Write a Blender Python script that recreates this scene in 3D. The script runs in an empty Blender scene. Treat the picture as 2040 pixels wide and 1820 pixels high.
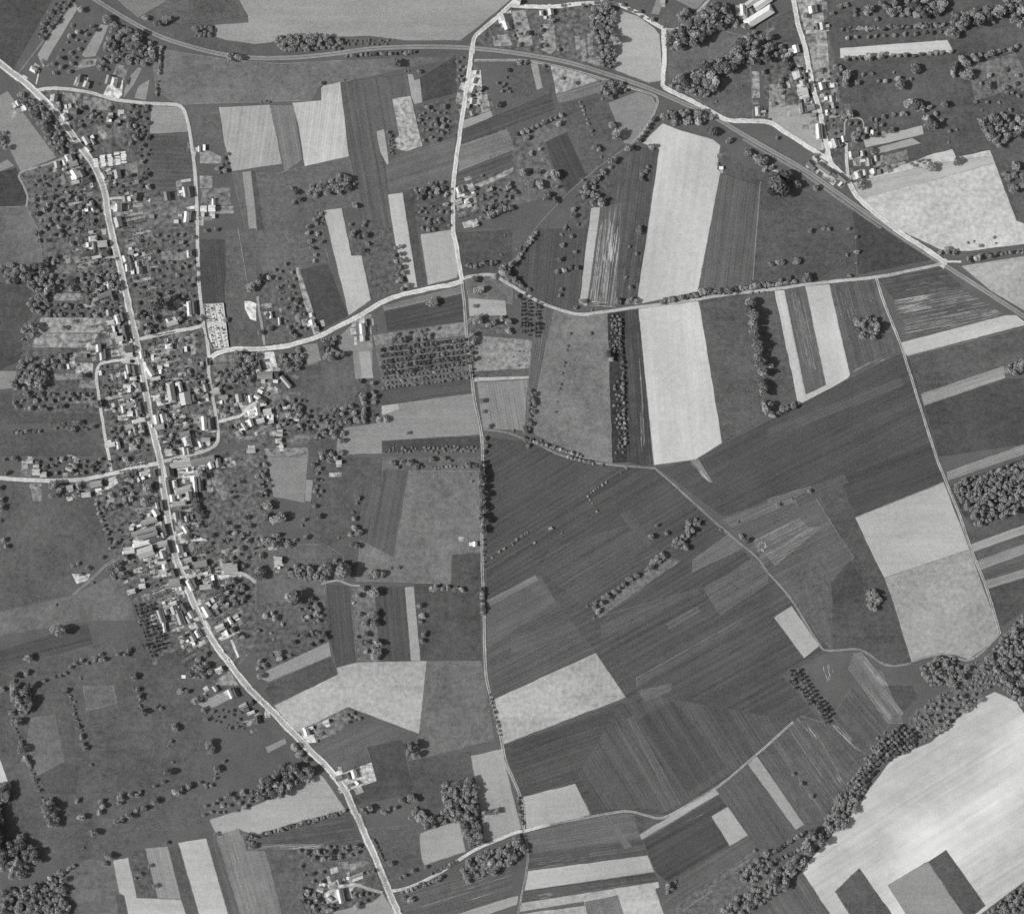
import bpy, math, random
import numpy as np
from mathutils import Vector

# ------------------------------------------------------------------ camera, sky, sun, exposure
random.seed(7)
rng = np.random.default_rng(7)
SC = bpy.context.scene
COL = SC.collection
U = 0.648285                      # metres per map unit; the map is 2040 x 1820 units

cam_d = bpy.data.cameras.new("camera")
cam = bpy.data.objects.new("camera", cam_d)
COL.objects.link(cam)
cam.location = (0, 0, 3000)
cam.rotation_euler = (0, 0, 0)    # straight down from the survey aircraft
cam_d.sensor_width = 36
cam_d.lens = 18 / (1020 * U / 3000)
cam_d.clip_start = 10
cam_d.clip_end = 60000
SC.camera = cam

SUN_EL, SUN_AZ = math.radians(41), math.atan2(-1.0, -0.13)
W = bpy.data.worlds.new("World")
SC.world = W
W.use_nodes = True
wn = W.node_tree
sky = wn.nodes.new("ShaderNodeTexSky")
sky.sky_type = 'NISHITA'
sky.sun_disc = False
sky.sun_elevation = SUN_EL
sky.sun_rotation = SUN_AZ
bw = wn.nodes.new("ShaderNodeRGBToBW")          # black-and-white film
wn.links.new(sky.outputs[0], bw.inputs[0])
bg = wn.nodes["Background"]
wn.links.new(bw.outputs[0], bg.inputs[0])
bg.inputs[1].default_value = 0.118

sun_d = bpy.data.lights.new("sun", 'SUN')
sun_d.energy = 3.25
sun_d.angle = math.radians(0.53)
sun_d.color = (1.0, 0.995, 0.985)
sun = bpy.data.objects.new("sun", sun_d)
COL.objects.link(sun)
sd = Vector((math.sin(SUN_AZ) * math.cos(SUN_EL), math.cos(SUN_AZ) * math.cos(SUN_EL), math.sin(SUN_EL)))
sun.rotation_euler = sd.to_track_quat('Z', 'Y').to_euler()
sun.location = sd * 2000

SC.view_settings.view_transform = 'Standard'
SC.view_settings.look = 'None'
SC.view_settings.exposure = 0.0
SC.view_settings.gamma = 1.0
SC.view_settings.use_curve_mapping = False
try:
    SC.cycles.max_bounces = 4
    SC.cycles.filter_width = 1.5
except Exception:
    pass

# ------------------------------------------------------------------ helpers
KT = 1.03
def alb(v):
    c = v / 255.0
    c = c / 12.92 if c <= 0.04045 else ((c + 0.055) / 1.055) ** 2.4
    return min(0.85, c * KT)

def m2w(x, y):                    # map units -> metres
    return ((x - 1020.0) * U, (910.0 - y) * U)

def pts_of(s, tile=None):
    out = []
    for p in s.split():
        a = p.split(',')
        x, y = float(a[0]), float(a[1])
        if tile:
            r, c = tile
            x, y = 509.8 * (c - 1) + x * 0.25027, 455.03 * (r - 1) + y * 0.25027
        out.append((x, y) + tuple(a[2:]))
    return out

def mesh_obj(name, verts, faces, mat, parent=None, props=None):
    me = bpy.data.meshes.new(name)
    me.from_pydata(verts, [], faces)
    me.update()
    if mat is not None:
        me.materials.append(mat)
    o = bpy.data.objects.new(name, me)
    COL.objects.link(o)
    if parent is not None:
        o.parent = parent
    if props:
        for k, v in props.items():
            o[k] = v
    return o

def tag(o, label, cat, group=None):
    o["label"] = label
    o["category"] = cat
    if group:
        o["group"] = group
    return o

def inside(px, py, poly):
    c = False
    n = len(poly)
    j = n - 1
    for i in range(n):
        xi, yi = poly[i][0], poly[i][1]
        xj, yj = poly[j][0], poly[j][1]
        if (yi > py) != (yj > py) and px < (xj - xi) * (py - yi) / (yj - yi) + xi:
            c = not c
        j = i
    return c

# ------------------------------------------------------------------ materials
class NT:
    def __init__(self, name):
        self.m = bpy.data.materials.new(name)
        self.m.use_nodes = True
        self.t = self.m.node_tree
        self.b = self.t.nodes["Principled BSDF"]
        self.b.inputs["Specular IOR Level"].default_value = 0.15
        self.b.inputs["Roughness"].default_value = 0.9
    def n(self, kind, **kw):
        x = self.t.nodes.new(kind)
        for k, v in kw.items():
            setattr(x, k, v)
        return x
    def l(self, a, b):
        self.t.links.new(a, b)
    def attr(self, name):
        x = self.n("ShaderNodeAttribute", attribute_type='OBJECT', attribute_name=name)
        return x.outputs["Fac"]
    def math(self, op, a, b=None, c=None, clamp=False):
        x = self.n("ShaderNodeMath", operation=op, use_clamp=clamp)
        for i, v in enumerate((a, b, c)):
            if v is None:
                continue
            if isinstance(v, (int, float)):
                x.inputs[i].default_value = v
            else:
                self.l(v, x.inputs[i])
        return x.outputs[0]
    def noise(self, vec, scale, detail=3, rough=0.55):
        x = self.n("ShaderNodeTexNoise")
        x.inputs["Scale"].default_value = scale
        x.inputs["Detail"].default_value = detail
        x.inputs["Roughness"].default_value = rough
        self.l(vec, x.inputs["Vector"])
        return x.outputs[0]
    def smooth(self, v, a, b):
        x = self.n("ShaderNodeMapRange", interpolation_type='SMOOTHSTEP')
        x.inputs[1].default_value = a
        x.inputs[2].default_value = b
        self.l(v, x.inputs[0])
        return x.outputs[0]
    def swing(self, nz, amp):     # (noise-0.5)*2*amp
        d = self.math('SUBTRACT', nz, 0.5)
        d = self.math('MULTIPLY', d, 2.0)
        return self.math('MULTIPLY', d, amp)
    def out(self, v):
        self.l(v, self.b.inputs["Base Color"])
        return self.m

def ground_material(name):
    k = NT(name)
    pos = k.n("ShaderNodeNewGeometry").outputs["Position"]
    rot = k.n("ShaderNodeVectorRotate", rotation_type='Z_AXIS')
    k.l(pos, rot.inputs["Vector"])
    k.l(k.attr("ang"), rot.inputs["Angle"])
    def stretched(sx, sy):
        mp = k.n("ShaderNodeMapping")
        mp.inputs["Scale"].default_value = (sx, sy, 0.02)
        k.l(rot.outputs[0], mp.inputs["Vector"])
        return mp.outputs[0]
    sA = k.noise(stretched(0.0035, 0.13), 1.0, 5, 0.65)
    sB = k.noise(stretched(0.006, 0.55), 1.0, 4, 0.65)
    bl = k.noise(pos, 0.014, 4, 0.6)
    bl2 = k.noise(pos, 0.075, 3, 0.6)
    gr = k.noise(pos, 0.42, 2, 0.8)
    gd = k.noise(pos, 0.17, 2, 0.5)
    st = k.math('ADD', k.math('MULTIPLY', sA, 0.6), k.math('MULTIPLY', sB, 0.4))
    f = k.math('ADD', 1.0, k.swing(st, k.attr("streak")))
    f = k.math('ADD', f, k.swing(bl, k.attr("blotch")))
    f = k.math('ADD', f, k.swing(bl2, k.math('MULTIPLY', k.attr("blotch"), 0.6)))
    f = k.math('ADD', f, k.swing(gr, k.attr("grit")))
    f = k.math('ADD', f, k.swing(k.noise(pos, 0.9, 1, 0.5), k.attr("grit")))
    f = k.math('ADD', f, k.swing(gd, k.math('MULTIPLY', k.attr("garden"), 1.5)))
    sep = k.n("ShaderNodeSeparateXYZ")
    k.l(rot.outputs[0], sep.inputs[0])
    row = k.math('SINE', k.math('MULTIPLY', sep.outputs[1], k.attr("pitch")))
    f = k.math('ADD', f, k.math('MULTIPLY', row, k.attr("rows")))
    # drier, paler soil in broad drifts along the slope
    cl = k.noise(stretched(0.0045, 0.0105), 1.0, 3, 0.5)
    f = k.math('ADD', f, k.math('MULTIPLY', k.math('SUBTRACT', k.smooth(cl, 0.40, 0.66), 0.4), k.attr("cloud")))
    f = k.math('MAXIMUM', f, 0.25)
    tone = k.math('MULTIPLY', f, k.attr("tone"))
    # pale dry streaks where thin chalky soil shows between the furrows
    li = k.math('MULTIPLY', k.smooth(sB, 0.49, 0.66), k.smooth(bl2, 0.40, 0.60))
    li = k.math('MULTIPLY', li, k.attr("chalk"))
    add = k.math('MULTIPLY', li, k.math('SUBTRACT', 0.52, tone))
    tone = k.math('ADD', tone, add)
    return k.out(k.math('MINIMUM', tone, 0.85))

M_GROUND = ground_material("field_soil")
M_ROAD = ground_material("road_surface")

def tone_material(name, amp, scale, rough=0.9):
    k = NT(name)
    k.b.inputs["Roughness"].default_value = rough
    pos = k.n("ShaderNodeNewGeometry").outputs["Position"]
    f = k.math('ADD', 1.0, k.swing(k.noise(pos, scale, 4, 0.65), amp))
    f = k.math('ADD', f, k.swing(k.noise(pos, scale * 5, 2, 0.6), amp * 0.6))
    return k.out(k.math('MULTIPLY', f, k.attr("tone")))

M_ROOF = tone_material("roof_tiles", 0.35, 0.35, 0.85)
M_WALL = tone_material("rendered_wall", 0.2, 0.4)
M_METAL = tone_material("painted_metal", 0.05, 1.0, 0.35)
M_BARK = tone_material("bark", 0.3, 1.5)

def leaf_material():
    k = NT("foliage")
    k.b.inputs["Roughness"].default_value = 0.8
    pos = k.n("ShaderNodeNewGeometry").outputs["Position"]
    info = k.n("ShaderNodeObjectInfo")
    f = k.math('ADD', 0.86, k.math('MULTIPLY', info.outputs["Random"], 0.28))
    f = k.math('ADD', f, k.swing(k.noise(pos, 0.22, 3, 0.6), 0.45))
    f = k.math('ADD', f, k.swing(k.noise(pos, 1.1, 2, 0.6), 0.35))
    f = k.math('MAXIMUM', f, 0.3)
    c = k.math('MULTIPLY', f, k.attr("tone"))
    tr = k.n("ShaderNodeBsdfTranslucent")          # sunlight through the leaves
    k.l(c, tr.inputs["Color"])
    mx = k.n("ShaderNodeMixShader")
    mx.inputs[0].default_value = 0.36
    k.l(k.b.outputs[0], mx.inputs[1])
    k.l(tr.outputs[0], mx.inputs[2])
    k.l(mx.outputs[0], k.t.nodes["Material Output"].inputs["Surface"])
    return k.out(c)
M_LEAF = leaf_material()

GP = dict(tone=0.12, ang=0.0, streak=0.0, blotch=0.2, garden=0.0, rows=0.0, chalk=0.0, grit=0.5, pitch=2.4, cloud=0.0)

# ------------------------------------------------------------------ ground sheet
g = 26000.0
ground = mesh_obj("ground", [(-g, -g, 0), (g, -g, 0), (g, g, 0), (-g, g, 0)], [(0, 1, 2, 3)], M_GROUND,
                  props=dict(GP, tone=alb(97), blotch=0.30, streak=0.1, kind="structure"))
# ------------------------------------------------------------------ fields, meadows, gardens and yards
TEX = {  # streak, blotch, garden, rows, chalk
    '': (0.30, 0.52, 0.28, 0, 0), 's': (0.95, 0.3, 0.06, 0.07, 0), 'S': (1.1, 0.3, 0.06, 0.04, 0.35),
    'm': (1.0, 0.3, 0.1, 0.0, 0.12), 'r': (0.6, 0.45, 0.08, 0.06, 0), 'c': (0.28, 0.22, 0.10, 0, 0),
    'B': (0.42, 0.40, 0.0, 0, 0), 'b': (0.20, 0.6, 0.26, 0, 0), 'g': (0.0, 0.4, 0.85, 0, 0), 'o': (0.1, 0.45, 0.6, 0, 0),
    'W': (1.3, 0.2, 0.1, 0.25, 1.0)}
FIELDS = []                       # (polygon, tone, texture, angle, name)
def F(tone, tex, s, tile=None, ang=0, name="field"):
    FIELDS.append(([p[:2] for p in pts_of(s, tile)], tone, tex, ang, name))

# village gardens under everything else
F(100, 'g', "30,165 280,205 300,380 388,380 398,600 418,700 430,890 330,920 205,940 190,720 120,700 65,690 70,560 80,480 45,390 40,345 150,305", name="garden_land")
F(102, 'g', "190,935 330,915 520,890 525,1150 545,1250 470,1330 430,1300 330,1330 265,1200 225,1130 190,1010", name="garden_land")
F(100, 'g', "422,700 548,694 700,745 735,880 530,890 440,880", name="garden_land")
F(100, 'g', "1520,150 1600,0 1680,0 1680,350 1640,310 1530,240", name="garden_land")
F(98, 'g', "950,70 1020,15 1200,10 1225,140 1120,120 1020,100 945,95", name="garden_land")
F(100, 'g', "925,130 950,130 990,225 1060,330 1030,400 905,440", name="garden_land")
F(96, 'o', "0,520 90,520 200,700 200,820 100,850 20,830 40,700", name="garden_land")
# --- north-west
F(80, '', "0,-10 420,0 100,570 0,470", (1, 1))
F(152, 'c', "590,20 622,65 395,440 345,545 300,440 380,300", (1, 1))
F(146, 'c', "800,195 868,205 760,450 680,460 650,440", (1, 1))
F(130, 'g', "930,510 1025,535 990,640 890,610", (1, 1), name="garden_plot")
F(145, 'c', "1190,635 1160,800 1070,780 1100,690", (1, 1), name="garden_plot")
F(140, 'c', "1040,600 1100,540 1130,545 1060,680 985,780 990,720", (1, 1), name="garden_plot")
F(138, 'c', "0,760 60,725 450,1255 165,1370 60,1160 40,1060 0,1040", (1, 1))
F(74, '', "0,1370 130,1335 225,1560 210,1630 0,1650", (1, 1))
F(142, 'c', "0,1300 60,1270 115,1320 0,1365", (1, 1))
F(108, 'b', "0,412 52,412 75,455 85,520 80,530 0,530")
F(82, '', "0,430 240,430 240,640 190,900 150,1060 0,1130", (2, 1))
F(142, 'c', "0,1135 135,1135 100,1270 0,1280", (2, 1))
F(88, '', "0,1290 90,1290 90,1450 800,1480 800,1540 0,1560", (2, 1))
F(88, '', "0,1600 250,1620 650,1600 770,1700 860,1818 0,1818", (2, 1))
F(148, 'c', "1200,840 1430,850 1480,900 1505,1050 1195,1065", (1, 1))
F(94, 'r', "1195,1065 1505,1060 1560,1480 1185,1525", (1, 1), 2)
F(112, 'b', "300,95 440,117 560,127 690,120 925,112 700,160 640,170 620,200 365,208 350,205 310,180")
F(152, 'c', "475,0 494,32 495,45 428,50 427,73 450,80 510,88 540,85 570,71 595,71 630,75 735,72 785,78 810,81 917,81 945,60 1017,0")
F(126, 'c', "940,0 1330,0 1250,50 1100,140", (1, 1))
F(98, 'b', "1330,0 1900,0 1975,130 1440,200 1150,140", (1, 1))
F(98, 'b', "1200,230 1500,300 2040,380 2040,440 1800,420 1300,280", (1, 1))
F(98, '', "1510,850 1740,860 1790,1140 1690,1150 1560,1180", (1, 1))
F(160, 'r', "436,214 537,209 562,326 462,341 448,290", ang=-82)
F(124, 's', "110,840 300,840 370,1270 230,1370 215,1305", (1, 2), 80)
F(184, 'r', "290,820 520,800 520,700 540,680 670,655 740,1245 390,1330 340,1000", (1, 2), -83)
F(97, 's', "680,655 1200,590 1240,765 1085,790 1130,1005 960,1045 1040,1320 1050,1540 1095,1818 850,1818 740,1245", (1, 2), 80)
F(79, '', "1300,625 1590,440 1600,740 1330,810", (1, 2))
F(157, 'c', "1205,590 1250,595 1260,640 1305,630 1325,815 1265,830 1235,760", (1, 2))
F(164, 'g', "1085,790 1230,765 1325,1165 1200,1205 1100,1180 1085,1120 1140,1080", (1, 2), name="garden_plot")
F(165, 'c', "960,1045 1020,1030 1060,1320 1045,1320 990,1210", (1, 2), name="garden_plot")
F(96, 'o', "1250,840 1640,770 1600,1100 1325,1165", (1, 2), name="orchard_grass")
F(107, 's', "1110,1240 1590,1090 1560,1440 1060,1540 1030,1330", (1, 2), -17)
F(92, 'o', "1175,1530 1250,1500 1570,1450 1570,1818 1220,1818", (1, 2), name="orchard_grass")
F(188, 'c', "773,388 802,384 831,572 818,572 788,487", ang=82)
F(84, '', "802,384 818,382 850,567 832,570")
F(174, 'c', "1310,50 1560,10 1615,320 1600,390 1370,450", (2, 2), 80)
F(103, '', "462,345 555,345 590,335 695,312 715,400 690,413 640,420 640,450 655,520 600,535 525,545 510,500 490,460")
F(180, 'c', "645,420 680,413 700,510 720,509 739,597 695,628", ang=78)
F(97, 'o', "720,0 1095,0 1130,500 1030,520 915,580 840,210 760,215", (2, 2))
F(79, '', "355,330 570,280 735,695 500,810 440,600", (2, 2))
F(157, 'g', "305,310 340,310 450,640 500,830 460,850 440,740 380,590", (2, 2), name="garden_plot")
F(96, 'o', "50,370 300,230 420,820 260,910 170,930 60,930 20,600", (2, 2), name="orchard_grass")
F(142, 'c', "483,343 500,341 512,460 497,465")
F(86, '', "500,341 508,340 526,457 513,460")
F(81, 'r', "1590,80 1790,90 1840,590 1600,600", (2, 1), 85)
F(100, '', "1800,0 2040,0 2040,950 1830,940 1790,600", (2, 1))
F(215, 'g', "1945,575 2000,580 2040,600 2040,740 1990,720 1950,640", (2, 1), name="chalk_pit")
# --- north centre
F(152, 'c', "1645,960 1870,885 1885,930 1650,1025", (1, 2), name="garden_plot")
F(86, 's', "922,257 1098,185 1106,217 920,287", ang=-20)
F(126, 's', "917,289 1008,258 1025,297 913,341", ang=-18)
F(91, 's', "1600,1370 2040,1200 2040,1330 1580,1490", (1, 2), -20)
F(150, 'g', "1745,1470 2040,1340 2090,1310 2100,1350 1750,1510", (1, 2), name="garden_plot")
F(94, '', "0,500 150,520 320,540 350,740 0,800", (1, 3))
F(156, 'g', "310,530 430,540 700,640 350,750 345,700", (1, 3), name="garden_plot")
F(124, 's', "350,755 690,650 800,700 560,780 370,820", (1, 3), -17)
F(156, 'c', "150,505 205,505 245,700 200,720", (1, 3))
F(98, '', "380,830 780,780 900,1140 720,1310 600,1400 440,1060", (1, 3))
F(77, 's', "265,1130 440,1055 595,1400 440,1530 340,1350", (1, 3), 65)
F(108, 'o', "30,1060 420,910 440,1040 250,1140 330,1360 430,1540 0,1640", (1, 3), name="orchard_grass")
F(136, 'c', "770,820 1000,730 1120,770 1150,830 1080,1000 950,1150 895,1140", (1, 3))
F(166, 'c', "820,90 880,90 1000,130 1130,220 1175,280 1205,640 1090,660 825,560 800,200", (1, 3))
F(105, 'b', "1250,420 1700,250 1860,290 1700,450 1400,580 1250,640", (1, 3))
F(104, 'b', "1400,740 1640,640 1900,530 1920,940 1700,950 1530,830", (1, 3))
F(106, 'g', "350,100 620,80 640,250 680,520 500,470 350,400", (1, 3), name="garden_land")
for q in ("0,90 110,80 170,360 60,370", "215,300 340,200 350,400 310,430 230,400", "500,290 540,290 545,400 510,400",
          "540,330 580,310 600,480 560,480", "600,270 640,270 650,440 610,440", "550,480 690,450 690,530"):
    F(142, 'g', q, (1, 3), name="garden_plot")
F(140, 'c', "1150,0 1210,0 1170,120 1110,110", (1, 3))
F(135, 'c', "1300,0 1540,0 1480,70 1440,70", (1, 3))
F(104, 'b', "1150,180 1240,80 1420,160 1340,230 1220,220", (1, 3))
F(193, 'c', "1280,285 1320,246 1355,260 1420,278 1435,290 1428,337 1435,343 1390,580 1268,607 1314,298", ang=97)
F(86, 'm', "1230,320 1260,292 1313,297 1268,607 1170,612 1200,440", ang=97)
F(96, 'S', "1200,414 1238,405 1225,612 1172,612", ang=97)
F(178, 'c', "1178,413 1196,413 1169,610 1152,602")
F(87, 's', "200,0 610,0 540,590 470,650 350,640 240,590 0,380 0,300", (2, 3), 95)
F(93, 'o', "540,1420 700,1340 850,1250 820,1500 700,1640 625,1660 610,1818 430,1810 500,1640", (1, 3), name="rough_grass")
F(85, '', "1600,30 2040,0 2040,250 1920,340 1650,370", (2, 2))
F(100, 's', "1590,0 1960,0 1910,470 1520,500", (2, 3), 97)
F(91, '', "1440,290 1480,330 1530,345 1600,380 1700,420 1705,550 1500,562 1515,370 1436,345")
F(99, 's', "1436,345 1515,370 1500,560 1392,580", ang=97)
F(77, '', "1700,420 1740,430 1868,515 1710,548")
# --- north-east
F(91, 'b', "490,0 2040,0 2040,1650 1880,1500 1760,1190 1480,1245 1260,1240 1100,1290 640,1400 600,900 560,650 470,200", (1, 4))
F(197, 'c', "575,385 1430,320 1480,415 580,465", (1, 4), -4)
F(116, 'o', "1590,530 1970,420 2040,560 2040,690 1650,800", (1, 4))
F(100, '', "1900,1550 2040,1450 2040,1818 2000,1780", (1, 4))
F(182, 'c', "760,1110 1230,1000 1240,1070 780,1175", (1, 4), -12)
F(168, 'c', "830,1190 1150,1100 1220,1140 830,1235", (1, 4), -12)
F(120, 'g', "920,1240 1110,1190 1120,1270 930,1310", (1, 4), name="garden_plot")
F(140, 'g', "900,1330 1110,1280 1110,1350 890,1390", (1, 4), name="garden_plot")
F(150, 'g', "830,1260 915,1235 925,1310 840,1330", (1, 4), name="garden_plot")
F(198, 'b', "1845,311 1897,297 1905,314 1972,299 2025,440 2040,445 2040,486 1930,500 1880,500 1785,455 1715,400 1700,365 1730,357")
F(180, 'c', "800,1425 1240,1330 1380,1300 1790,1240 1800,1300 1300,1440 800,1570 740,1590 690,1470", (1, 4), -12)
F(166, 'b', "1915,530 2040,510 2040,618 1975,580")
F(157, 'c', "10,850 250,830 270,910 385,900 400,1010 450,1190 400,1200 150,1080 0,960", (1, 4))
F(152, 'g', "300,220 460,180 500,650 380,650 330,370", (1, 4), name="garden_plot")
F(160, 'g', "230,0 430,0 450,180 290,220", (1, 4), name="garden_plot")
F(120, 'g', "310,270 385,265 385,340 320,350", (1, 4), name="garden_plot")
F(125, 'g', "200,450 300,450 310,510 210,515", (1, 4), name="garden_plot")
F(90, '', "0,170 190,70 240,200 280,400 100,420 0,400", (1, 4))
F(140, 'g', "10,670 135,670 135,850 10,860", (1, 4), name="garden_plot")
F(115, '', "480,1035 590,1020 605,1090 490,1110", (1, 4), name="garden_plot")
F(150, 'g', "490,880 560,870 580,930 490,940", (1, 4), name="garden_plot")
F(120, 'g', "410,760 570,740 575,820 420,830", (1, 4), name="garden_plot")
F(110, '', "640,1140 760,1120 760,1190 640,1220", (1, 4), name="garden_plot")
F(160, 'g', "40,1300 60,1350 200,1370 160,1420 30,1380", (1, 4), name="rough_grass")
F(150, 'g', "1910,570 1970,570 1975,780 1915,780", (1, 3), name="garden_plot")
# --- middle east
F(190, 'c', "55,495 130,490 300,1310 310,1320 465,1245 300,460 490,445 655,1165 640,1190 245,1410", (2, 4), 78)
F(100, 'm', "135,490 295,470 460,1240 305,1315", (2, 4), 78)
F(95, 'm', "495,445 850,405 1030,980 660,1160", (2, 4), 75)
F(97, 'S', "1000,570 1570,480 1890,680 1070,890", (2, 4), -11)
F(85, 'm', "880,410 1390,310 1570,480 1000,570", (2, 4), -10)
F(190, 'c', "1796,682 2003,628 2025,628 2040,640 2040,648 1802,710", ang=-14)
F(93, 'b', "1095,1025 2040,790 2040,1050 1880,1090 1195,1320", (2, 4), -15)
F(147, 's', "1195,1325 1880,1095 1890,1190 1225,1415", (2, 4), -18)
F(80, '', "1230,1420 1900,1195 2040,1190 2040,1720 1350,1818", (2, 4))
F(140, 's', "1886,940 1970,910 2040,885 2040,905 1888,957", ang=-20)
F(78, 'o', "1450,230 1650,150 2040,10 2040,420 1640,560 1560,470", (3, 4), name="wood_floor")
F(88, '', "1580,600 2040,430 2040,540 1605,690", (3, 4))
F(156, 's', "1605,700 2040,540 2040,610 1625,760", (3, 4), -20)
F(92, '', "1630,765 2040,620 2040,690 1660,820", (3, 4))
F(140, 's', "1665,825 2040,690 2040,770 1690,900", (3, 4), -20)
F(94, 's', "1690,905 2040,775 2040,890 1715,990", (3, 4), -18)
F(140, 's', "1715,990 2040,890 2040,960 1745,1050", (3, 4), -18)
F(86, '', "1745,1055 2040,970 2040,1220 1860,1360", (3, 4))
F(174, 'c', "680,490 1400,200 1605,735 930,960", (3, 4))
F(153, 'b', "930,960 1605,735 1855,1410 1700,1540 1600,1610 1480,1570 1380,1570 1145,1630 1000,1160", (3, 4))
F(88, '', "570,160 700,490 930,980 1000,1160 1140,1630 1000,1660 850,1590 760,1530 520,1530 500,1000 650,820 480,520 400,240", (3, 4))
F(83, 's', "1385,915 1440,884 1690,755 1800,700 1815,720 1882,950 1710,1022 1670,950 1440,1030 1310,932", ang=-27)
F(112, 's', "1440,1035 1530,1000 1610,975 1620,985 1460,1050", ang=-25)
F(98, 's', "1460,1050 1620,985 1700,1110 1660,1160 1655,1295 1510,1110", ang=-26)
F(110, 'S', "1500,1075 1590,1030 1620,1060 1520,1125", ang=-26)
F(108, 's', "1575,1160 1610,1150 1650,1200 1655,1290 1625,1270", ang=75)
F(84, 's', "970,870 1070,882 1130,910 1230,928 1305,935 1500,1115 1400,1170 1180,1230 1110,1200 1075,1145 970,1195 965,900", ang=-31)
F(90, 's', "300,720 930,530 1060,660 1200,760 560,1180 220,900", (3, 3), -31)
F(120, 's', "970,1195 1066,1145 1074,1155 972,1210", ang=-27)
F(101, 's', "972,1212 1075,1157 1107,1197 970,1292", ang=-27)
F(92, 's', "970,1293 1108,1200 1185,1300 985,1390", ang=-27)
F(172, 'b', "985,1392 1187,1300 1247,1388 1002,1482")
F(86, 's', "1110,1200 1180,1232 1400,1170 1510,1112 1655,1295 1560,1345 1640,1440 1590,1435 1500,1500 1247,1388 1187,1300", ang=-29)
F(112, 'o', "640,1210 1030,940 1280,800 1340,830 700,1280", (3, 3), name="rough_grass")
F(103, 's', "1525,1050 1920,800 2040,890 2040,1010 1660,1260", (3, 3), -30)
F(107, 's', "1440,820 1720,620 1850,720 1440,910", (3, 3), -30)
F(84, 's', "1002,1484 1235,1400 1590,1432 1480,1530 1330,1622 1220,1615 1180,1622 1146,1560 1040,1585", ang=-18)
F(91, 's', "1230,1410 1300,1385 1590,1437 1500,1508 1345,1612 1200,1612 1150,1540", ang=58)
F(174, 'c', "1042,1587 1146,1560 1176,1622 1050,1655")
F(106, 's', "130,1170 640,1040 960,1020 1020,1210 140,1340", (4, 3), -9)
F(88, 'm', "135,1340 1030,1225 1080,1345 130,1470", (4, 3), -8)
F(174, 'c', "130,1475 1080,1350 1135,1480 100,1630", (4, 3), -9)
F(89, 'm', "95,1640 1130,1490 1165,1555 70,1725", (4, 3), -8)
F(174, 'b', "70,1730 1165,1560 1175,1605 1140,1615 1210,1818 50,1818", (4, 3))
F(98, '', "60,1800 575,1715 580,1750 60,1818", (4, 3))
F(118, 'r', "580,1720 845,1665 890,1818 600,1818", (4, 3), 75)
F(89, '', "980,1030 1200,1060 1020,1180", (4, 3))
F(165, 'c', "1015,1185 1620,825 1650,860 1035,1225", (4, 3))
F(79, 's', "1040,1230 1650,870 1715,960 1590,1040 1730,1270 1240,1560 1150,1500", (4, 3), -30)
F(162, 'c', "1590,1040 1720,965 1880,1190 1735,1275", (4, 3))
F(100, 's', "1240,1560 1730,1280 1890,1200 1950,1290 1210,1818 1200,1650", (4, 3), -32)
F(104, 'o', "1210,1818 1940,1300 2040,1300 2040,1560 1700,1818", (4, 3), name="rough_grass")
F(96, 's', "1430,1577 1487,1525 1600,1650 1565,1680 1510,1690", ang=57)
F(162, 'c', "1490,1522 1507,1505 1530,1537 1602,1642 1585,1652")
F(96, 'm', "0,480 230,260 560,560 600,820 430,1090 300,1100 20,700 -80,560", (4, 4), 55)
F(93, 'm', "260,240 480,300 540,210 660,30 720,0 900,0 1080,220 980,300 800,520 620,800 400,400", (4, 4), 50)
F(124, 's', "740,0 910,0 1080,215 980,300", (4, 4), 52)
F(84, '', "920,0 1150,0 1190,100 1080,200", (4, 4))
F(110, 'm', "1700,1300 1760,1340 1800,1440 1770,1440 1690,1330", ang=55)
F(104, 'o', "1120,260 1220,150 1440,20 1600,-200 1780,0 1680,110 1340,380 1200,480", (4, 4), name="rough_grass")
F(201, 'B', "1000,570 1300,450 1680,110 1810,50 1980,130 2040,220 2040,1560 1690,1818 500,1818 270,1470 430,1280 640,1050", (4, 4), -32)
F(92, '', "535,1635 730,1450 990,1818 650,1818", (4, 4))
F(142, 'c', "955,1590 1270,1400 1560,1818 1100,1818", (4, 4))
F(87, '', "1275,1400 1420,1305 1735,1750 1650,1818 1560,1818", (4, 4))
F(100, 's', "0,1700 270,1475 500,1818 0,1818", (4, 4), 57)
F(82, 'o', "1740,1800 2040,1565 2040,1818 1720,1818", (4, 4), name="wood_floor")
# --- centre
F(98, 'b', "210,1150 770,1000 790,1380 400,1440 330,1300", (2, 2))
F(142, 'c', "655,870 770,760 800,700 920,680 930,1190 790,1200 770,1000 720,1010 665,960", (2, 2))
F(167, 'c', "820,980 905,975 935,1190 845,1190", (2, 2), name="garden_plot")
F(112, '', "770,760 810,740 830,880 780,900", (2, 2), name="garden_plot")
F(138, 'c', "370,930 490,910 520,1050 420,1090 390,1040", (2, 2))
F(120, 's', "1010,620 1630,460 1640,515 1020,655", (2, 2), -13)
F(79, 's', "1020,660 1640,520 1670,740 1050,820", (2, 2), -13)
F(130, 'o', "930,850 1670,740 1690,850 950,930", (2, 2))
F(112, 'o', "950,930 1690,860 1720,1190 1010,1280", (2, 2), name="plantation_floor")
F(90, 's', "990,1290 1720,1195 1730,1310 1000,1410", (2, 2), -8)
F(140, 'c', "1000,1410 1730,1310 1780,1640 1000,1690 1005,1790 700,1795 640,1780 660,1590 1000,1545", (2, 2))
F(77, '', "1005,1690 1780,1650 1790,1740 1010,1790", (2, 2))
F(94, 'o', "780,1205 940,1195 990,1540 790,1560", (2, 2), name="orchard_grass")
F(92, '', "430,1680 640,1680 640,1818 420,1818", (2, 2))
F(112, '', "1660,380 1880,370 2040,470 2040,600 1690,550", (2, 2))
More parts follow.
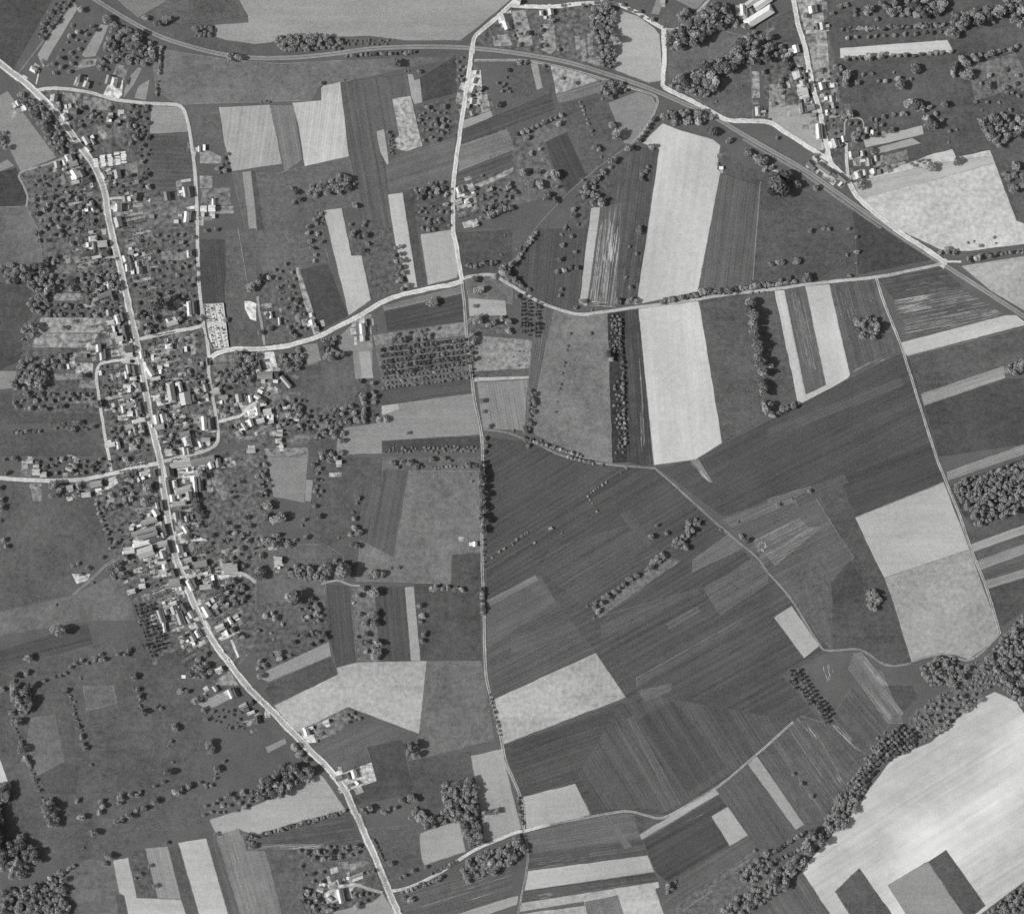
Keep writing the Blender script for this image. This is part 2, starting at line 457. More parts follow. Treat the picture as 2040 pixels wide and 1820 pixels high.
F(168, 'c', "1690,555 1985,575 1995,690 1700,700", (2, 2))
F(104, 'o', "1700,710 1990,700 2030,830 1700,850", (2, 2), name="rough_grass")
F(142, 'o', "945,668 1060,677 1055,733 945,740")
F(97, '', "942,741 1055,733 1053,748 942,752")
F(178, '', "945,752 1053,749 1054,754 945,760")
F(138, 's', "950,762 1052,756 1045,858 962,852", ang=80)
F(102, 's', "1063,600 1105,618 1085,710 1062,850 1050,860 1053,755 1060,680", ang=100)
F(122, 'b', "1105,618 1140,628 1210,624 1222,922 1150,910 1065,865 1060,830 1085,705")
F(62, 'o', "1210,624 1245,620 1250,920 1220,922", name="orchard_grass")
F(74, 'm', "1245,620 1273,617 1300,925 1282,928 1250,920", ang=85)
F(198, 'c', "1272,615 1391,600 1396,620 1438,882 1385,915 1303,926", ang=85)
F(95, '', "1391,600 1540,576 1590,807 1440,882 1396,620")
F(130, 'S', "1375,917 1390,913 1420,960 1412,960", ang=50)
# --- south centre
F(136, 'c', "90,0 415,0 385,365 140,315", (3, 2))
F(150, 'c', "400,180 460,185 455,350 390,350", (3, 2))
F(92, 'b', "470,0 1000,0 990,240 860,230 800,600 560,700 420,600", (3, 2))
F(108, 'b', "1000,0 1780,0 1770,110 1000,105", (3, 2))
F(95, 's', "865,230 995,245 1000,105 1215,115 1175,380 1100,790 800,660", (3, 2), 100)
F(118, 'b', "1215,110 1770,110 1790,760 1560,780 1550,1010 1250,1000 800,990 830,660 1100,800", (3, 2))
F(88, '', "1565,775 1790,765 1800,1040 1560,1020", (3, 2))
F(104, 'b', "0,740 420,690 560,700 700,790 700,980 560,1000 540,1100 0,1170", (3, 2))
F(98, 'o', "0,1180 250,1130 550,1130 580,1470 0,1740", (3, 2), name="orchard_grass")
F(150, 'c', "0,1740 580,1470 600,1580 100,1790", (3, 2), -25)
F(89, '', "100,1800 600,1590 640,1680 650,1735 480,1818 140,1970 60,1850", (3, 2))
F(85, 's', "560,1010 750,1030 800,1640 640,1670 590,1480 550,1200", (3, 2), 85)
F(108, 'o', "760,1040 940,1040 990,1620 810,1630", (3, 2), name="orchard_grass")
F(84, 's', "940,1040 1190,1030 1235,1620 985,1620", (3, 2), 85)
F(166, 'c', "1185,1035 1255,1030 1310,1620 1235,1620", (3, 2))
F(86, '', "1260,1000 1780,1040 1800,1620 1310,1620", (3, 2))
F(112, '', "1365,1625 1790,1620 1830,1818 1900,2250 1210,2420 1300,2205", (3, 2))
F(171, 'b', "546,1405 630,1364 673,1343 671,1330 712,1319 850,1316 835,1461 700,1410 695,1407 590,1458")
F(120, 'g', "320,370 740,175 770,220 860,260 720,310 440,460", (4, 2), name="garden_plot")
F(101, 's', "430,500 860,300 1140,340 1150,420 880,490 560,620 520,600", (4, 2), -25)
F(82, '', "890,490 1150,430 1260,860 780,950 720,840 970,760", (4, 2))
F(96, '', "560,630 880,500 970,760 900,620 640,720", (4, 2))
F(185, 'g', "640,715 800,655 920,610 960,760 720,840", (4, 2), name="yard")
F(90, '', "1215,600 1715,520 1730,740 1480,770 1480,960 1330,1000 1250,860", (4, 2))
F(158, 'c', "1710,560 1955,505 2040,850 2110,1130 2090,1170 1820,1240 1790,1000", (4, 2), 78)
F(156, 'c', "1310,1175 1530,1100 1620,1080 1670,1320 1340,1430 1300,1300", (4, 2))
F(95, 'b', "850,1150 1290,1100 1310,1300 1330,1440 1050,1560 960,1300", (4, 2))
F(98, 'm', "1130,1640 2040,1440 2040,1620 1180,1800", (4, 2), -17)
F(92, 's', "1180,1800 2040,1620 2040,1680 1600,1818 1180,1818", (4, 2), -17)
F(152, 'c', "1600,1818 2040,1680 2090,1670 2080,1740 1850,1818", (4, 2), -17)
F(150, 'c', "620,1800 930,1720 1010,1650 1110,1818 620,1818", (4, 2))
F(166, 'c', "417,1632 510,1603 540,1590 637,1540 650,1555 690,1615 600,1635 510,1662 485,1655 475,1650 432,1664")
F(88, 'm', "0,1190 720,990 840,1240 480,1300 -50,1310", (4, 2), -8)
F(100, 'S', "0,1265 540,1262 530,1300 0,1300", (4, 2), -4)
F(98, 'o', "240,1310 850,1250 960,1470 1010,1650 930,1720 620,1800 370,1818", (4, 2), name="garden_land")
F(148, 'c', "75,490 230,420 245,460 95,535", (4, 2))
# --- south-west
F(95, 'b', "0,190 240,210 250,350 740,340 890,740 560,900 590,1080 0,1220", (3, 1))
F(110, 'b', "0,1230 590,1100 850,960 1000,980 1080,1300 720,1300 0,1420", (3, 1))
F(84, 's', "0,1540 470,1390 700,1330 740,1490 0,1690", (3, 1), -14)
F(116, 'o', "270,1650 690,1510 740,1600 320,1740", (3, 1))
F(94, 'b', "0,1690 270,1640 740,1500 1100,1400 1200,1620 1500,1500 1700,1700 1900,1960 1640,2100 1600,2800 1650,2900 700,3200 0,3200", (3, 1))
F(109, 'b', "240,250 440,230 520,600 300,720 200,500", (4, 1))
F(87, '', "290,720 520,610 640,640 600,870 400,860", (4, 1))
F(108, 'b', "660,0 900,0 930,140 690,200", (4, 1))
F(205, 'c', "0,590 65,770 0,780", (4, 1))
F(108, 'b', "700,1380 900,1390 960,1650 930,1818 640,1818 520,1480", (4, 1))
F(176, 'c', "900,1390 1020,1370 1090,1690 1250,1695 1440,1700 1480,1818 1020,1818 990,1670 950,1650", (4, 1))
F(94, 'o', "1030,1320 1160,1300 1255,1690 1090,1680", (4, 1), name="orchard_grass")
F(147, 's', "1155,1295 1335,1275 1440,1700 1255,1690", (4, 1), 75)
F(92, '', "1340,1270 1415,1250 1590,1818 1480,1818", (4, 1))
F(187, 'c', "1420,1250 1640,1215 1815,1818 1585,1818", (4, 1))
F(97, 'm', "1645,1215 1720,1210 1900,1818 1815,1818", (4, 1), 73)
F(128, 'r', "432,1666 474,1649 490,1695 528,1694 563,1822 479,1822", ang=74)
F(96, 'o', "1920,1190 2060,1190 2060,1300 1970,1320", (4, 1))
F(100, '', "75,1320 240,1320 370,1818 210,1818", (4, 2))
F(90, '', "920,1660 990,1670 1020,1818 940,1818", (4, 1))
F(150, 'r', "1575,145 1830,20 1860,90 1650,195", (4, 1), -28, name="garden_plot")
F(180, 'g', "570,930 720,930 700,980 610,1010", (3, 1), name="chalk_pit")
F(166, 'c', "50,1275 190,1185 410,1500 290,1600", (3, 4), 55)
F(93, 's', "990,1760 1830,1290 1840,1340 1000,1818", (3, 3), -29)
F(97, 's', "1230,1330 1480,1190 1500,1220 1250,1370", (3, 3), -29)
F(95, 's', "700,1330 1480,1040 1500,1080 720,1450", (3, 3), -27)
F(97, 's', "0,1420 480,1310 560,1420 0,1560", (3, 3), -20)
F(104, 's', "1000,40 1280,-20 1260,50 1060,120", (4, 3), -27)
F(80, 's', "0,450 780,180 820,260 0,560", (4, 3), -19)
F(98, 's', "920,260 960,240 1340,940 1280,960", (4, 3), 60)
F(96, 's', "840,330 880,310 1250,1000 1190,1010", (4, 3), 60)
F(83, 's', "1000,270 1280,120 1720,640 1400,850", (4, 3), 58)
F(92, 's', "0,1590 1060,1190 1090,1250 0,1680", (2, 4), -24)
F(77, 's', "570,170 1330,-130 1400,195 700,475", (3, 4), -21)
F(92, 's', "200,300 600,140 640,200 240,400", (3, 4), -25)
F(112, 's', "0,330 340,230 350,250 0,440", (3, 4), -20)
F(112, 'm', "0,780 330,560 420,560 60,860", (3, 4), -27)
F(97, '', "200,930 470,720 498,1000 500,1500 400,1440 200,1130", (3, 4), 72)
F(79, '', "503,1000 655,822 700,880 760,1020 765,1085 522,1192", (3, 4))
F(110, 's', "720,1040 760,1020 960,1280 900,1300", (4, 3), 60)
F(124, 's', "690,1560 740,1550 960,1818 880,1818", (3, 4), 52)
F(92, 's', "860,450 940,430 1120,680 1050,720", (3, 3), 50)
F(172, 'c', "1000,1410 1130,1395 1140,1440 1005,1480", (2, 2))
# --- village plots and yards
for t, q in ((150, "325,715 800,720 850,830 600,830 290,830"), (146, "290,835 780,840 720,950 250,945"), (170, "610,1070 740,1070 740,1150 600,1150"),
             (125, "400,1160 640,1150 650,1200 420,1215"), (130, "640,1210 755,1205 760,1270 620,1270"), (128, "640,1340 760,1340 790,1385 540,1395"),
             (118, "350,300 780,290 780,350 370,360"), (140, "480,220 560,210 560,275 485,275"), (132, "570,230 720,200 720,260 600,275"),
             (140, "410,515 660,520 660,575 440,575"), (100, "780,100 860,110 880,240 800,240"), (105, "870,940 1000,945 1000,1020 880,1040"),
             (112, "870,1110 990,1110 990,1180 880,1190"), (125, "1400,1080 1530,1055 1540,1100 1400,1125"), (198, "1195,1320 1360,1290 1370,1400 1210,1420"),
             (120, "1200,1290 1340,1290 1340,1320 1200,1330"), (108, "1390,1430 1640,1400 1640,1450 1400,1480"), (118, "1340,850 1450,840 1470,960 1360,965"),
             (135, "1470,840 1550,830 1560,940 1480,970"), (150, "1200,960 1310,945 1310,1010 1215,1030"), (128, "1280,185 1500,180 1480,245 1290,260"),
             (105, "900,1500 1010,1480 1010,1550 860,1565"), (140, "1520,1480 1700,1470 1700,1600 1600,1600"), (120, "810,350 900,300 910,350 830,380"),
             (205, "1040,1490 1170,1510 1170,1540 1050,1545"), (185, "990,1050 1100,1040 1090,1080 1000,1080"), (118, "1680,1000 1850,1010 1850,1090 1690,1100"),
             (110, "1080,400 1230,390 1200,480 1080,490"), (175, "1890,1380 1980,1390 2040,1400 2040,1490 1950,1500"), (120, "570,0 1170,0 1170,20 580,15")):
    F(t, 'g', q, (2, 1), name="garden_plot" if t < 165 else "yard")
for t, q in ((212, "1400,90 1540,60 1560,190 1480,220 1400,180"), (190, "1580,60 1700,30 1690,80 1600,110"), (128, "1650,110 1730,90 1820,340 1770,350"),
             (108, "1890,100 1990,180 2000,260 1940,230"), (205, "1170,540 1280,510 1300,570 1200,580"), (200, "1080,770 1220,700 1210,770 1110,805"),
             (112, "1000,910 1140,880 1170,940 1000,990"), (108, "1150,880 1250,850 1280,930 1180,950"), (150, "1340,970 1470,960 1400,1030 1230,1080"),
             (200, "1480,930 1600,910 1700,930 1920,940 1920,970 1700,960 1600,1000 1490,960"), (200, "1590,960 1700,940 1700,1010 1610,1020"),
             (130, "1400,1060 1480,1040 1500,1110 1420,1140"), (125, "1250,1130 1400,1080 1410,1140 1240,1190"), (212, "1490,1230 1560,1250 1580,1290 1510,1310"),
             (120, "1340,1310 1430,1290 1450,1370 1350,1400"), (150, "1300,1230 1420,1180 1440,1260 1320,1320"), (110, "1560,1460 1640,1420 1660,1480 1580,1500"),
             (190, "1740,1440 1900,1380 1905,1400 1760,1465"), (200, "1830,1450 1850,1450 1905,1590 1890,1600"), (120, "1560,1090 1690,1070 1700,1140 1590,1160"),
             (190, "860,170 920,150 940,210 860,260 780,280 780,260 870,230"), (150, "860,270 900,280 920,380 850,390"), (130, "240,210 330,210 330,350 260,350"),
             (112, "160,100 260,90 260,160 160,160"), (120, "660,190 720,190 720,280 660,280"), (205, "1540,620 1660,665 1480,690 1480,680"),
             (116, "1480,700 1590,680 1610,720 1490,750"), (195, "1410,620 1500,560 1510,600 1420,640"), (140, "1710,1780 1830,1700 1900,1818 1720,1818"),
             (118, "1210,1630 1240,1590 1260,1640 1220,1660"), (110, "1360,380 1470,370 1470,420 1360,430"), (120, "1130,270 1280,260 1280,330 1110,340")):
    F(t, 'g', q, (3, 1), name="garden_plot" if t < 165 else "yard")
for t, q in ((140, "590,530 660,470 770,470 760,520 600,560"), (150, "840,500 870,510 850,560"), (205, "900,640 980,640 970,760 940,790 820,755 850,690"),
             (112, "510,745 650,740 650,800 500,800"), (130, "660,770 870,790 900,850 900,880 660,870"), (145, "1590,1160 1760,1250 1760,1300 1590,1300"),
             (140, "1590,1400 1690,1400 1690,1500 1590,1500"), (120, "1600,1510 1830,1490 1840,1630 1600,1640"), (145, "1720,1640 1860,1640 1860,1700 1720,1700"),
             (135, "880,1600 1040,1590 1060,1790 920,1800"), (108, "1060,1590 1560,1540 1560,1760 1060,1800"), (210, "1480,1650 1560,1635 1560,1660 1490,1670"),
             (118, "290,1560 560,1570 400,1630 300,1600"), (130, "1000,1310 1090,1290 1100,1390 1000,1390"), (150, "720,1280 860,1290 1000,1230 1000,1300 780,1340"),
             (120, "770,1010 980,1000 980,1060 780,1070"), (110, "800,1060 990,1060 990,1110 790,1110"), (165, "540,1410 630,1350 640,1430 560,1450"),
             (140, "490,740 640,740 630,800 560,800")):
    F(t, 'g', q, (1, 1), name="garden_plot" if t < 165 else "yard")
for t, q in ((205, "0,990 140,980 180,1140 0,1150"), (115, "0,1200 200,1210 190,1290 0,1290"), (120, "80,1330 350,1300 360,1330 100,1380"),
             (185, "160,1460 260,1450 350,1480 340,1540 230,1500"), (118, "270,1650 420,1640 430,1700 280,1710"), (130, "70,1750 410,1740 420,1818 70,1818"),
             (185, "815,690 860,690 890,860 830,870"), (130, "890,800 920,790 930,960 900,970"), (120, "490,1550 640,1550 650,1580 480,1600")):
    F(t, 'g', q, (2, 2), name="garden_plot" if t < 165 else "yard")
for t, q in ((190, "1690,560 1790,560 1800,740 1670,760"), (150, "1770,770 1840,750 1870,880 1800,900"), (200, "1600,1500 1720,1480 1710,1540 1600,1580"),
             (165, "1590,1600 1740,1550 1760,1610 1600,1680"), (175, "1940,130 2030,80 2040,240 1960,220"), (145, "1880,290 2010,270 2040,360 1900,370"), (165, "1640,1770 1760,1740 1780,1790 1660,1818")):
    F(t, 'g', q, (1, 2), name="garden_plot" if t < 165 else "yard")
for t, q in ((205, "340,390 460,390 480,450 400,460"), (120, "480,350 690,285 720,330 500,440"), (185, "500,1630 620,1590 800,1570 740,1680 580,1740"), (118, "700,1440 860,1380 910,1410 720,1500")):
    F(t, 'g', q, (4, 2), name="garden_plot" if t < 165 else "yard")
F(190, 'g', "140,790 210,790 220,870 150,875", (3, 2), name="yard")
F(175, 'c', "330,1280 420,1230 520,1300 620,1400 640,1440 500,1420 300,1340", (1, 4), name="station_yard")
F(200, 'c', "350,1360 380,1350 500,1430 480,1450", (1, 4), name="station_platform")
F(185, 'c', "1850,40 1960,0 2040,0 2040,100 1900,160", (1, 3), name="yard")
F(200, 'c', "1625,605 1780,595 1822,945 1740,958 1690,962 1650,870 1632,770", (2, 1), name="cemetery_ground")

def sides(p):
    return {k for k, v in (('l', p[0] <= 3), ('r', p[0] >= 2037), ('t', p[1] <= 3), ('b', p[1] >= 1816)) if v}
OUT = {'l': (-1, 0), 'r': (1, 0), 't': (0, -1), 'b': (0, 1)}
def run_on(poly, far=160.0):      # fields at the frame edge run on beyond it
    out = []
    n = len(poly)
    for i, p in enumerate(poly):
        s = sides(p)
        if not s:
            out.append(p)
            continue
        q = (p[0] + sum(OUT[k][0] for k in s) * far, p[1] + sum(OUT[k][1] for k in s) * far)
        before, after = bool(sides(poly[i - 1]) & s), bool(sides(poly[(i + 1) % n]) & s)
        if before and after or len(s) == 2:
            out.append(q)
        elif after:
            out += [p, q]
        elif before:
            out += [q, p]
        else:
            out.append(p)
    return out

def rough_edge(poly, step=9.0, amp=0.45):
    out = []
    n = len(poly)
    for i in range(n):
        x0, y0 = poly[i]
        x1, y1 = poly[(i + 1) % n]
        L = math.hypot(x1 - x0, y1 - y0)
        k = max(1, min(60, int(L / step)))
        nx, ny = ((y1 - y0) / L, -(x1 - x0) / L) if L > 0 else (0, 0)
        for j in range(k):
            t = j / k
            d = random.gauss(0, amp) if j else random.gauss(0, amp * 0.5)
            out.append((x0 + (x1 - x0) * t + nx * d, y0 + (y1 - y0) * t + ny * d))
    return out

placed = []
FIELD_OBJS = []
for poly, tone, tex, ang, name in FIELDS:
    bb = (min(p[0] for p in poly), min(p[1] for p in poly), max(p[0] for p in poly), max(p[1] for p in poly))
    cx, cy = sum(p[0] for p in poly) / len(poly), sum(p[1] for p in poly) / len(poly)
    base = 0.10 if (tone > 145 and name == "field") else 0.04 + 0.02 * random.random()
    samples = []
    for i in range(10):
        for j in range(10):
            sx, sy = bb[0] + (bb[2] - bb[0]) * (i + .5) / 10, bb[1] + (bb[3] - bb[1]) * (j + .5) / 10
            if inside(sx, sy, poly):
                samples.append((sx, sy))
    samples += [(p[0] * .97 + cx * .03, p[1] * .97 + cy * .03) for p in poly]
    z = base
    for q, qb, qz in placed:
        if qb[0] > bb[2] or qb[2] < bb[0] or qb[1] > bb[3] or qb[3] < bb[1]:
            continue
        if qz + 0.008 > z and (any(inside(a, b, q) for a, b in samples) or any(inside(p[0], p[1], poly) for p in q)):
            z = qz + 0.008
    placed.append((poly, bb, z))
    small = (bb[2] - bb[0]) * (bb[3] - bb[1]) < 900
    pp = [p for p in rough_edge(run_on(poly), 6.0 if small else 16.0, 0.22 if small else 0.42)]
    area = sum(pp[i][0] * pp[(i + 1) % len(pp)][1] - pp[(i + 1) % len(pp)][0] * pp[i][1] for i in range(len(pp)))
    if area > 0:                  # map y runs down: make the top face look up
        pp = pp[::-1]
    n = len(pp)
    top = [m2w(*p) + (z,) for p in pp]
    bot = [m2w(*p) + (-0.3,) for p in pp]
    faces = [tuple(range(n))] + [(i, n + i, n + (i + 1) % n, (i + 1) % n) for i in range(n)]
    st, bl, gd, rw, ch = TEX[tex]
    o = mesh_obj(name, top + bot, faces, M_GROUND,
                 props=dict(tone=alb(tone), ang=math.radians(ang), streak=st, blotch=bl * (0.6 if tone > 140 else 1.0), garden=gd, rows=rw, chalk=ch, grit=max(0.2, 1.0 - tone / 260.0), pitch=random.uniform(0.7, 2.4), cloud=(0.34 if tex == 'B' else 0.2 if tone > 140 and tex in 'bcr' else 0.0), kind="structure"))
    FIELD_OBJS.append(o)
    # narrow margins along some of the borders
    if not small and name == "field" and (tone > 120 or random.random() < 0.45):
        V, Fc = [], []
        run = run_on(poly)
        for i in range(len(run)):
            (x0, y0), (x1, y1) = run[i], run[(i + 1) % len(run)]
            Le = math.hypot(x1 - x0, y1 - y0)
            if Le < 12 or random.random() < 0.4:
                continue
            nx, ny = (y1 - y0) / Le, -(x1 - x0) / Le
            m = max(2, int(Le / 7))
            s0 = len(V)
            for j in range(m + 1):
                t = j / m
                w = random.uniform(0.15, 0.75)
                d = random.gauss(0, 0.25)
                x, y = x0 + (x1 - x0) * t, y0 + (y1 - y0) * t
                V += [m2w(x + nx * (d + w), y + ny * (d + w)) + (z + 0.004,), m2w(x + nx * (d - w), y + ny * (d - w)) + (z + 0.004,)]
            for j in range(m):
                q = s0 + 2 * j
                Fc.append((q, q + 1, q + 3, q + 2))
        if V:
            mesh_obj("margin", V, Fc, M_GROUND, o, dict(GP, tone=alb(tone * 0.78 if tone > 130 else min(tone * random.choice((1.25, 1.4, 0.8)), 140))))
FZ = max(z for _, _, z in placed)

# narrow garden strips running back from the village street
def street_strips():
    P = [p[:2] for p in pts_of("205,372 221,455 244,555 270,670 283,740 295,805 317,910 332,1010 350,1110 370,1160 400,1235 430,1285")]
    rs = random.Random(21)
    zz = FZ + 0.001
    for k in range(len(P) - 1):
        (x0, y0), (x1, y1) = P[k], P[k + 1]
        L = math.hypot(x1 - x0, y1 - y0)
        ux, uy = (x1 - x0) / L, (y1 - y0) / L
        for side in (-1, 1):
            t = 0.0
            while t < L:
                w = rs.uniform(4, 9)
                if rs.random() < 0.62:
                    d0 = rs.uniform(20, 46)
                    d1 = d0 + rs.uniform(14, 46)
                    if side > 0:
                        d1 = min(d1, 95)
                    tilt = rs.uniform(-0.05, 0.05)
                    nx, ny = uy * side, -ux * side
                    q = [(x0 + ux * (t + a) + nx * d, y0 + uy * (t + a) + ny * d + tilt * d) for a, d in ((0.4, d0), (w - 0.4, d0), (w - 0.4, d1), (0.4, d1))]
                    zz += 0.00004
                    top = [m2w(*p) + (zz,) for p in q]
                    o = mesh_obj("garden_strip", top, [(0, 1, 2, 3)], M_GROUND, None,
                                 dict(GP, tone=alb(rs.choice((82, 92, 100, 112, 124, 135, 146, 158))), garden=0.7, blotch=0.5, rows=rs.choice((0, 0.12)), pitch=2.0,
                                      ang=math.atan2(ny, nx), kind="structure"))
                t += w
street_strips()

# bare chalky furrows: thin pale lines ploughed through the strips
def furrows(s, tile, ang, n, lo, hi, width, tone, label):
    P = [p[:2] for p in pts_of(s, tile)]
    a = math.radians(ang)
    ux, uy = math.cos(a), math.sin(a)
    vs = [p[0] * -uy + p[1] * ux for p in P]
    us = [p[0] * ux + p[1] * uy for p in P]
    V, Fc = [], []
    k = 0
    while k < n:
        v = random.uniform(min(vs), max(vs))
        u0 = random.uniform(min(us), max(us))
        L = random.uniform(lo, hi)
        m = max(3, int(L / 6))
        pts = []
        for i in range(m + 1):
            u = u0 + L * i / m
            x, y = u * ux - v * uy, u * uy + v * ux
            if inside(x, y, P):
                pts.append((x, y))
        k += 1
        if len(pts) < 3:
            continue
        z = FZ + 0.01 + 0.0006 * k
        s0 = len(V)
        for i, (x, y) in enumerate(pts):
            w = width * random.uniform(0.25, 1.0) * (0.3 if i in (0, len(pts) - 1) else 1)
            V += [m2w(x - uy * w, y + ux * w) + (z,), m2w(x + uy * w, y - ux * w) + (z,)]
        for i in range(len(pts) - 1):
            q = s0 + 2 * i
            Fc.append((q, q + 2, q + 3, q + 1))
    o = mesh_obj("bare_furrows", V, Fc, M_GROUND, None, dict(GP, tone=alb(tone), kind="stuff", label=label))
furrows("1200,414 1240,405 1225,608 1174,608", None, 97, 46, 40, 160, 0.45, 175, "pale ploughed furrows left of the big white field")
furrows("1206,440 1236,435 1228,525 1200,525", None, 97, 34, 20, 70, 0.55, 205, "brightest chalk furrows left of the big white field")
furrows("1172,600 1225,598 1228,612 1172,612", None, 2, 14, 10, 40, 0.7, 190, "chalk headland on the eastern road")
furrows("1000,570 1570,480 1890,680 1070,890", (2, 4), -11, 46, 40, 150, 0.5, 160, "pale furrows beside the eastern level crossing")
furrows("1000,570 1300,520 1320,640 1010,690", (2, 4), -11, 30, 25, 70, 0.55, 178, "brighter furrows at the plot's western side")
furrows("900,400 1390,330 1500,460 950,560", (2, 4), -9, 10, 20, 60, 0.5, 145, "sparse furrows under the crossing road")
furrows("140,490 290,475 440,1150 260,1150", (2, 4), 78, 26, 30, 110, 0.4, 158, "furrows between two white strips")
furrows("500,445 640,430 760,700 600,760", (2, 4), 76, 12, 20, 70, 0.4, 150, "furrows left of the round copse")
furrows("660,1130 1030,970 1030,1000 660,1165", (2, 4), -27, 14, 15, 60, 0.5, 165, "pale headland of the ploughed strips")
furrows("0,480 230,260 560,560 600,820 430,1000 60,560", (4, 4), 55, 26, 30, 110, 0.4, 150, "furrows above the river plantation")
furrows("220,250 260,240 420,430 370,420", (4, 4), 50, 10, 20, 50, 0.6, 185, "chalk furrows at the strip's top")
furrows("480,290 540,300 770,530 740,540", (4, 4), 47, 16, 20, 80, 0.6, 180, "chalk bank below the conifers")
furrows("520,680 560,690 610,780 580,780", (4, 4), 55, 10, 8, 30, 0.6, 190, "chalk spots near the river belt")
furrows("740,0 920,0 1080,220 980,290", (4, 4), 52, 24, 30, 80, 0.5, 150, "pale lines of the light strip")
furrows("420,1640 520,1640 540,1760 480,1810", (3, 4), 72, 18, 6, 25, 0.6, 180, "chalk spots below the small pale plot")
furrows("690,1550 740,1550 960,1818 890,1818", (3, 4), 52, 18, 20, 70, 0.5, 165, "pale lines below the diagonal lane")
furrows("0,770 330,560 420,560 40,860", (3, 4), -27, 22, 20, 80, 0.5, 160, "pale lines beside the diagonal lane")
furrows("1950,670 2010,670 2040,760 1960,760", (3, 3), 70, 18, 4, 14, 0.8, 205, "white chalk patch by the diagonal lane")
furrows("1400,30 1450,30 1600,210 1560,200", (3, 3), 50, 18, 15, 55, 0.6, 170, "chalk streaks under the big white field")
furrows("0,1265 530,1262 520,1300 0,1300", (4, 2), -4, 20, 20, 110, 0.5, 175, "chalk streaks below the long pale wedge")
furrows("180,1370 600,1340 620,1400 190,1450", (4, 3), -7, 16, 15, 70, 0.4, 150, "pale lines in the southern dark strip")
furrows("200,1640 330,1630 330,1690 200,1700", (4, 3), -7, 14, 8, 28, 0.6, 180, "chalk patch in the southern dark strip")
furrows("1300,1800 1890,1340 1920,1370 1400,1800", (4, 3), -33, 16, 40, 130, 0.5, 150, "pale tracks beside the southern river scrub")
furrows("1340,1090 1540,1000 1550,1030 1370,1130", (4, 3), -28, 6, 20, 50, 0.4, 140, "pale tracks in the dark southern field")
furrows("1730,1230 1820,1160 2000,1818 1920,1818", (4, 1), 73, 22, 30, 120, 0.4, 165, "pale rows of the furrowed south-western field")
furrows("1150,1640 2040,1500 2040,1640 1300,1790", (4, 2), -17, 14, 40, 140, 0.45, 150, "pale tracks south of the winding lane")
furrows("215,690 330,690 260,1000 200,1100", (2, 3), 100, 18, 40, 120, 0.4, 140, "mowing lines left of the light meadow")
furrows("1010,1000 1040,1000 1060,1800 1030,1800", (2, 3), 86, 18, 30, 120, 0.45, 160, "pale furrows along the white field's flank")

print("FZ", FZ)
# ------------------------------------------------------------------ roads, lanes and the railway
ROAD_Z = FZ + 0.10
nroad = [0]
def smooth_line(P, step=6.0):
    out = []
    n = len(P)
    for i in range(n - 1):
        p0, p1, p2, p3 = P[max(i - 1, 0)], P[i], P[i + 1], P[min(i + 2, n - 1)]
        k = max(1, int(math.hypot(p2[0] - p1[0], p2[1] - p1[1]) / step))
        for j in range(k):
            t = j / k
            out.append(tuple(0.5 * (2 * b + (c - a) * t + (2 * a - 5 * b + 4 * c - d) * t * t + (-a + 3 * b - 3 * c + d) * t ** 3)
                             for a, b, c, d in zip(p0, p1, p2, p3)))
    out.append(P[-1])
    return out

def extend(P):
    P = list(P)
    for end in (0, -1):
        x, y = P[end]
        if x <= 3 or x >= 2037 or y <= 3 or y >= 1816:
            q = P[1] if end == 0 else P[-2]
            L = math.hypot(x - q[0], y - q[1])
            e = (x + (x - q[0]) / L * 170, y + (y - q[1]) / L * 170)
            P = [e] + P if end == 0 else P + [e]
    return P

def ribbon(name, P, width, z, tone, parent=None, jit=0.07, off=0.0, mat=None, blotch=0.55, thick=0.4):
    L, R = [], []
    n = len(P)
    for i in range(n):
        a, b = P[max(i - 1, 0)], P[min(i + 1, n - 1)]
        d = math.hypot(b[0] - a[0], b[1] - a[1]) or 1
        nx, ny = -(b[1] - a[1]) / d, (b[0] - a[0]) / d
        sw = 0.12 * math.sin(i * 0.21 + width) + 0.08 * math.sin(i * 0.57 + 2 * width) if jit > 0.05 else 0.0
        w1 = width / 2 * (1 + sw + random.gauss(0, jit))
        w2 = width / 2 * (1 - sw * 0.7 + random.gauss(0, jit))
        L.append((P[i][0] + nx * (off + w1), P[i][1] + ny * (off + w1)))
        R.append((P[i][0] + nx * (off - w2), P[i][1] + ny * (off - w2)))
    V = []
    for l, r in zip(L, R):
        V += [m2w(*l) + (z,), m2w(*r) + (z,), m2w(*l) + (z - thick,), m2w(*r) + (z - thick,)]
    Fc = []
    for i in range(n - 1):
        a, b = 4 * i, 4 * i + 4
        Fc += [(a, b, b + 1, a + 1), (a, a + 2, b + 2, b), (a + 1, b + 1, b + 3, a + 3)]
    ang = math.atan2(P[-1][1] - P[0][1], P[-1][0] - P[0][0])
    o = mesh_obj(name, V, Fc, mat or M_ROAD, parent, dict(GP, tone=alb(tone), blotch=blotch, streak=0.2, ang=ang))
    return o

ROADS = {}
def road(key, s, width, verge_tone, core_tone=None, core=0.55, name="road", tile=None, wheel=False):
    P = smooth_line(extend([p[:2] for p in pts_of(s, tile)]))
    ROADS[key] = P
    z = ROAD_Z + 0.005 * nroad[0]
    nroad[0] += 1
    o = ribbon(name, P, width, z, verge_tone)
    o["kind"] = "structure"
    o["label"] = key
    if core_tone:
        c = ribbon("carriageway", P, width * core, z + 0.003, core_tone, o, 0.06, thick=0.002)
    if wheel:
        c = ribbon("grass_strip", P, width * 0.26, z + 0.003, 100, o, 0.3, thick=0.002)
    return o

